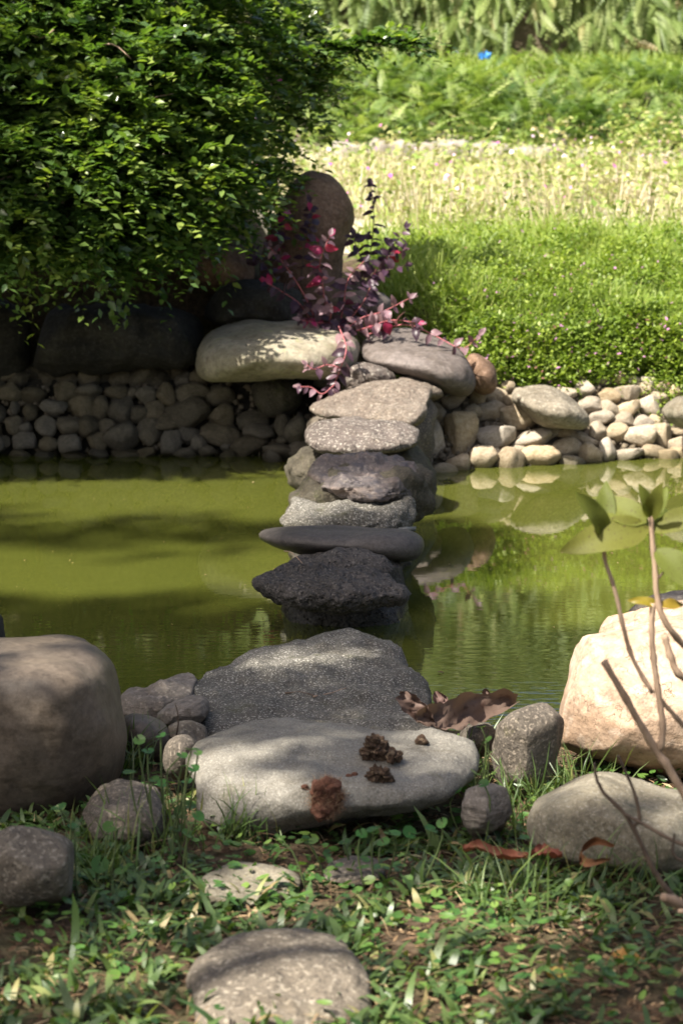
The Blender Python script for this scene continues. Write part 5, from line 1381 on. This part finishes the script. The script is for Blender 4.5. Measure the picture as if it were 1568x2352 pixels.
# ------------------------------------------------------------------ the tree overhead, outside the picture, that shades the near bank
tree = empty('shade_tree', (-3.6, .2, float(hgt(-3.6, .2))))
tag(tree, 'leafy tree outside the picture that dapples the near bank with shade', 'tree')
tb = tree.location
V, F = [], []
def limb(pts, r0, r1, seg=9):
    global V, F
    p = spline(pts, 12)
    v, f = tube([Vector(q) - tb for q in p], [r0 + (r1 - r0) * i / 11 for i in range(12)], seg)
    k = len(V); V += v; F += [tuple(a + k for a in q) for q in f]
limb([tb, tb + Vector((.1, .1, 1.5)), tb + Vector((.0, .4, 3.2)), tb + Vector((.3, .9, 4.6))], .2, .1)
for (x, y, z) in ((-4.2, 2.0, 6.2), (-3.4, -.6, 6.0), (-5.4, 1.5, 6.6), (-4.0, -2.2, 6.4), (-2.8, .2, 6.6)):
    limb([tb + Vector((.02, .4, 3.2)), (tb + Vector((.02, .4, 3.2)) + Vector((x, y, z))) / 2 + Vector((0, 0, .4)), Vector((x, y, z))], .07, .015, 7)
link('trunk', mesh_vf('trunk', V, F), M['bark'], tree)
# leaves set sunward of a wanted shade map, with gaps over the lit spots
LIT = [(545, 1760, 4.0, 0.14), (610, 1850, 3.9, 0.1), (640, 1490, 5.2, 0.15), (205, 1535, 4.05, 0.17), (100, 1485, 4.3, 0.13), (1450, 1560, 4.35, 0.62), (1370, 1800, 3.8, 0.1), (590, 1985, 3.5, 0.174), (220, 2245, 3.0, 0.174), (80, 2290, 2.95, 0.145), (980, 2180, 3.1, 0.217), (1010, 2255, 3.0, 0.189), (1180, 2110, 3.2, 0.16), (330, 2270, 3.0, 0.16), (730, 2230, 3.0, 0.131), (1120, 2010, 3.4, 0.16), (820, 1075, 7.0, 0.22), (690, 1150, 7.1, 0.1), (300, 2080, 3.3, 0.116), (560, 2345, 2.85, 0.16), (1200, 1640, 4.25, 0.06), (470, 2180, 3.1, 0.087), (860, 2060, 3.3, 0.102), (1250, 2020, 3.4, 0.102), (150, 2260, 2.97, 0.12), (1210, 2090, 3.25, 0.1), (500, 2310, 2.9, 0.1), (900, 1990, 3.45, 0.07)]
def onto(x, y, Y):
    q = P(x, y, Y)
    return q - SUN * ((q.z - .22) / SUN.z)
LITW = [(onto(x, y, Y), rad) for (x, y, Y, rad) in LIT]
def shade(gx, gy):
    """how much leaf is wanted between the sun and ground point (gx, gy)"""
    s = np.zeros_like(gx)
    edge = np.where(gy < 5.0, .72, np.where(gy < 6.1, 2.2, .12))
    s = np.clip((edge - gx) / .12, 0, 1)
    far = np.clip((6.75 + .3 * wav(gx, gy * .3, 1.7, .6) - gy) / .9, 0, 1)                                  # open sun on the water beyond the slab
    band = np.exp(-((gy - 7.75 - .3 * wav(gx, gy * .2, 1.9, 1.3)) / .28) ** 2) * .22 * np.clip((-.15 - gx) / .3, 0, 1) * np.clip(.6 + .8 * wav(gx, gy, 1.6, 3.), 0, 1)
    wallsh = ((gy > 8.85) & (gy < 9.7)) * np.clip((-.30 - .2 * np.sin(gy * 5) - gx) / .45, 0, 1)
    col_ = ((gx > -.02) & (gx < .42)) * np.clip((7.9 - gy) / .2, 0, 1) * (gy > 5.) * .9
    s = np.maximum(np.maximum(np.maximum(s * far, band), wallsh), col_)
    for q, r in LITW:
        dd_ = np.hypot((gx - q.x) / r, (gy - q.y) / (r * 1.25))
        s = s * np.clip((dd_ - .75) / .35, 0, 1)
    return s
n = 64000
gx = RNG.uniform(-3.2, 2.2, n); gy = RNG.uniform(1.6, 11.2, n)
hz_ = RNG.uniform(5.0, 7.5, n) + np.clip((gy - 5.2) / .5, 0, 1) * 7.5 * (gy < 8.7)
blot = np.clip(1.12 + .5 * wav(gx, gy, 4.2, .9), 0, 1)
blot = np.where(gy > 8.7, np.clip(1.1 - 1.6 * np.clip(wav(gx, gy, 13., 2.2) - .28 + .25 * np.clip(-gx - .9, 0, 1), 0, 1), 0, 1), blot)
k = RNG.uniform(0, 1, n) < shade(gx, gy) * blot
gx, gy, hz_ = gx[k], gy[k], hz_[k]
tl = (hz_ - .22) / SUN.z
pos = np.stack([gx + SUN.x * tl, gy + SUN.y * tl, hz_], 1)
n = len(pos)
lv = scatter_mesh('l', LEAF4, pos, frames(rnd_dir(n, -.5, .2), UPV + RNG.normal(0, .45, (n, 3))), RNG.uniform(.085, .14, n) * np.where(hz_ > 11, 1.7, 1), RNG.uniform(0, 1, n))
link('crown', mesh_np('crown', lv[0] - np.array(tb), lv[1], lv[2], lv[3]), M['shade_leaf'], tree)
print('rocks', NROCK[0], 'tree leaves', n, 'bush sprays', ns)

# unseen tree added on the left shore to keep the under-bush hollow dark
def side_tree(label, x, y, h, r, nleaf):
    z0 = float(hgt(x, y))
    e = empty('added_shore_tree', (x, y, z0))
    tag(e, label, 'tree', None)
    v, f = tube([Vector((0, 0, 0)), Vector((.08, .05, h * .35)), Vector((.0, .1, h * .7)), Vector((.1, .1, h))], [.16, .13, .09, .03], 9)
    link('trunk', mesh_vf('trunk', v, f), M['bark'], e)
    dd = rnd_dir(nleaf, -1, 1); rad = RNG.uniform(.35, 1.05, nleaf) ** .5 * (1 + .2 * wav(dd[:, 0] * 3, dd[:, 2] * 3, 2.1, x))
    pos = dd * rad[:, None] * np.array([r, r, h * .48]) + np.array([0, 0, h * .55])
    q = scatter_mesh('l', LEAF4, pos, frames(rnd_dir(nleaf, -.5, .3), UPV + RNG.normal(0, .5, (nleaf, 3))), RNG.uniform(.10, .17, nleaf), RNG.uniform(0, 1, nleaf))
    link('crown', mesh_np('crown', q[0], q[1], q[2], q[3]), M['shade_leaf'], e)
side_tree('added leafy tree outside the picture that keeps sky light off the left wall', -4.7, 9.3, 4.6, 1.7, 9000)
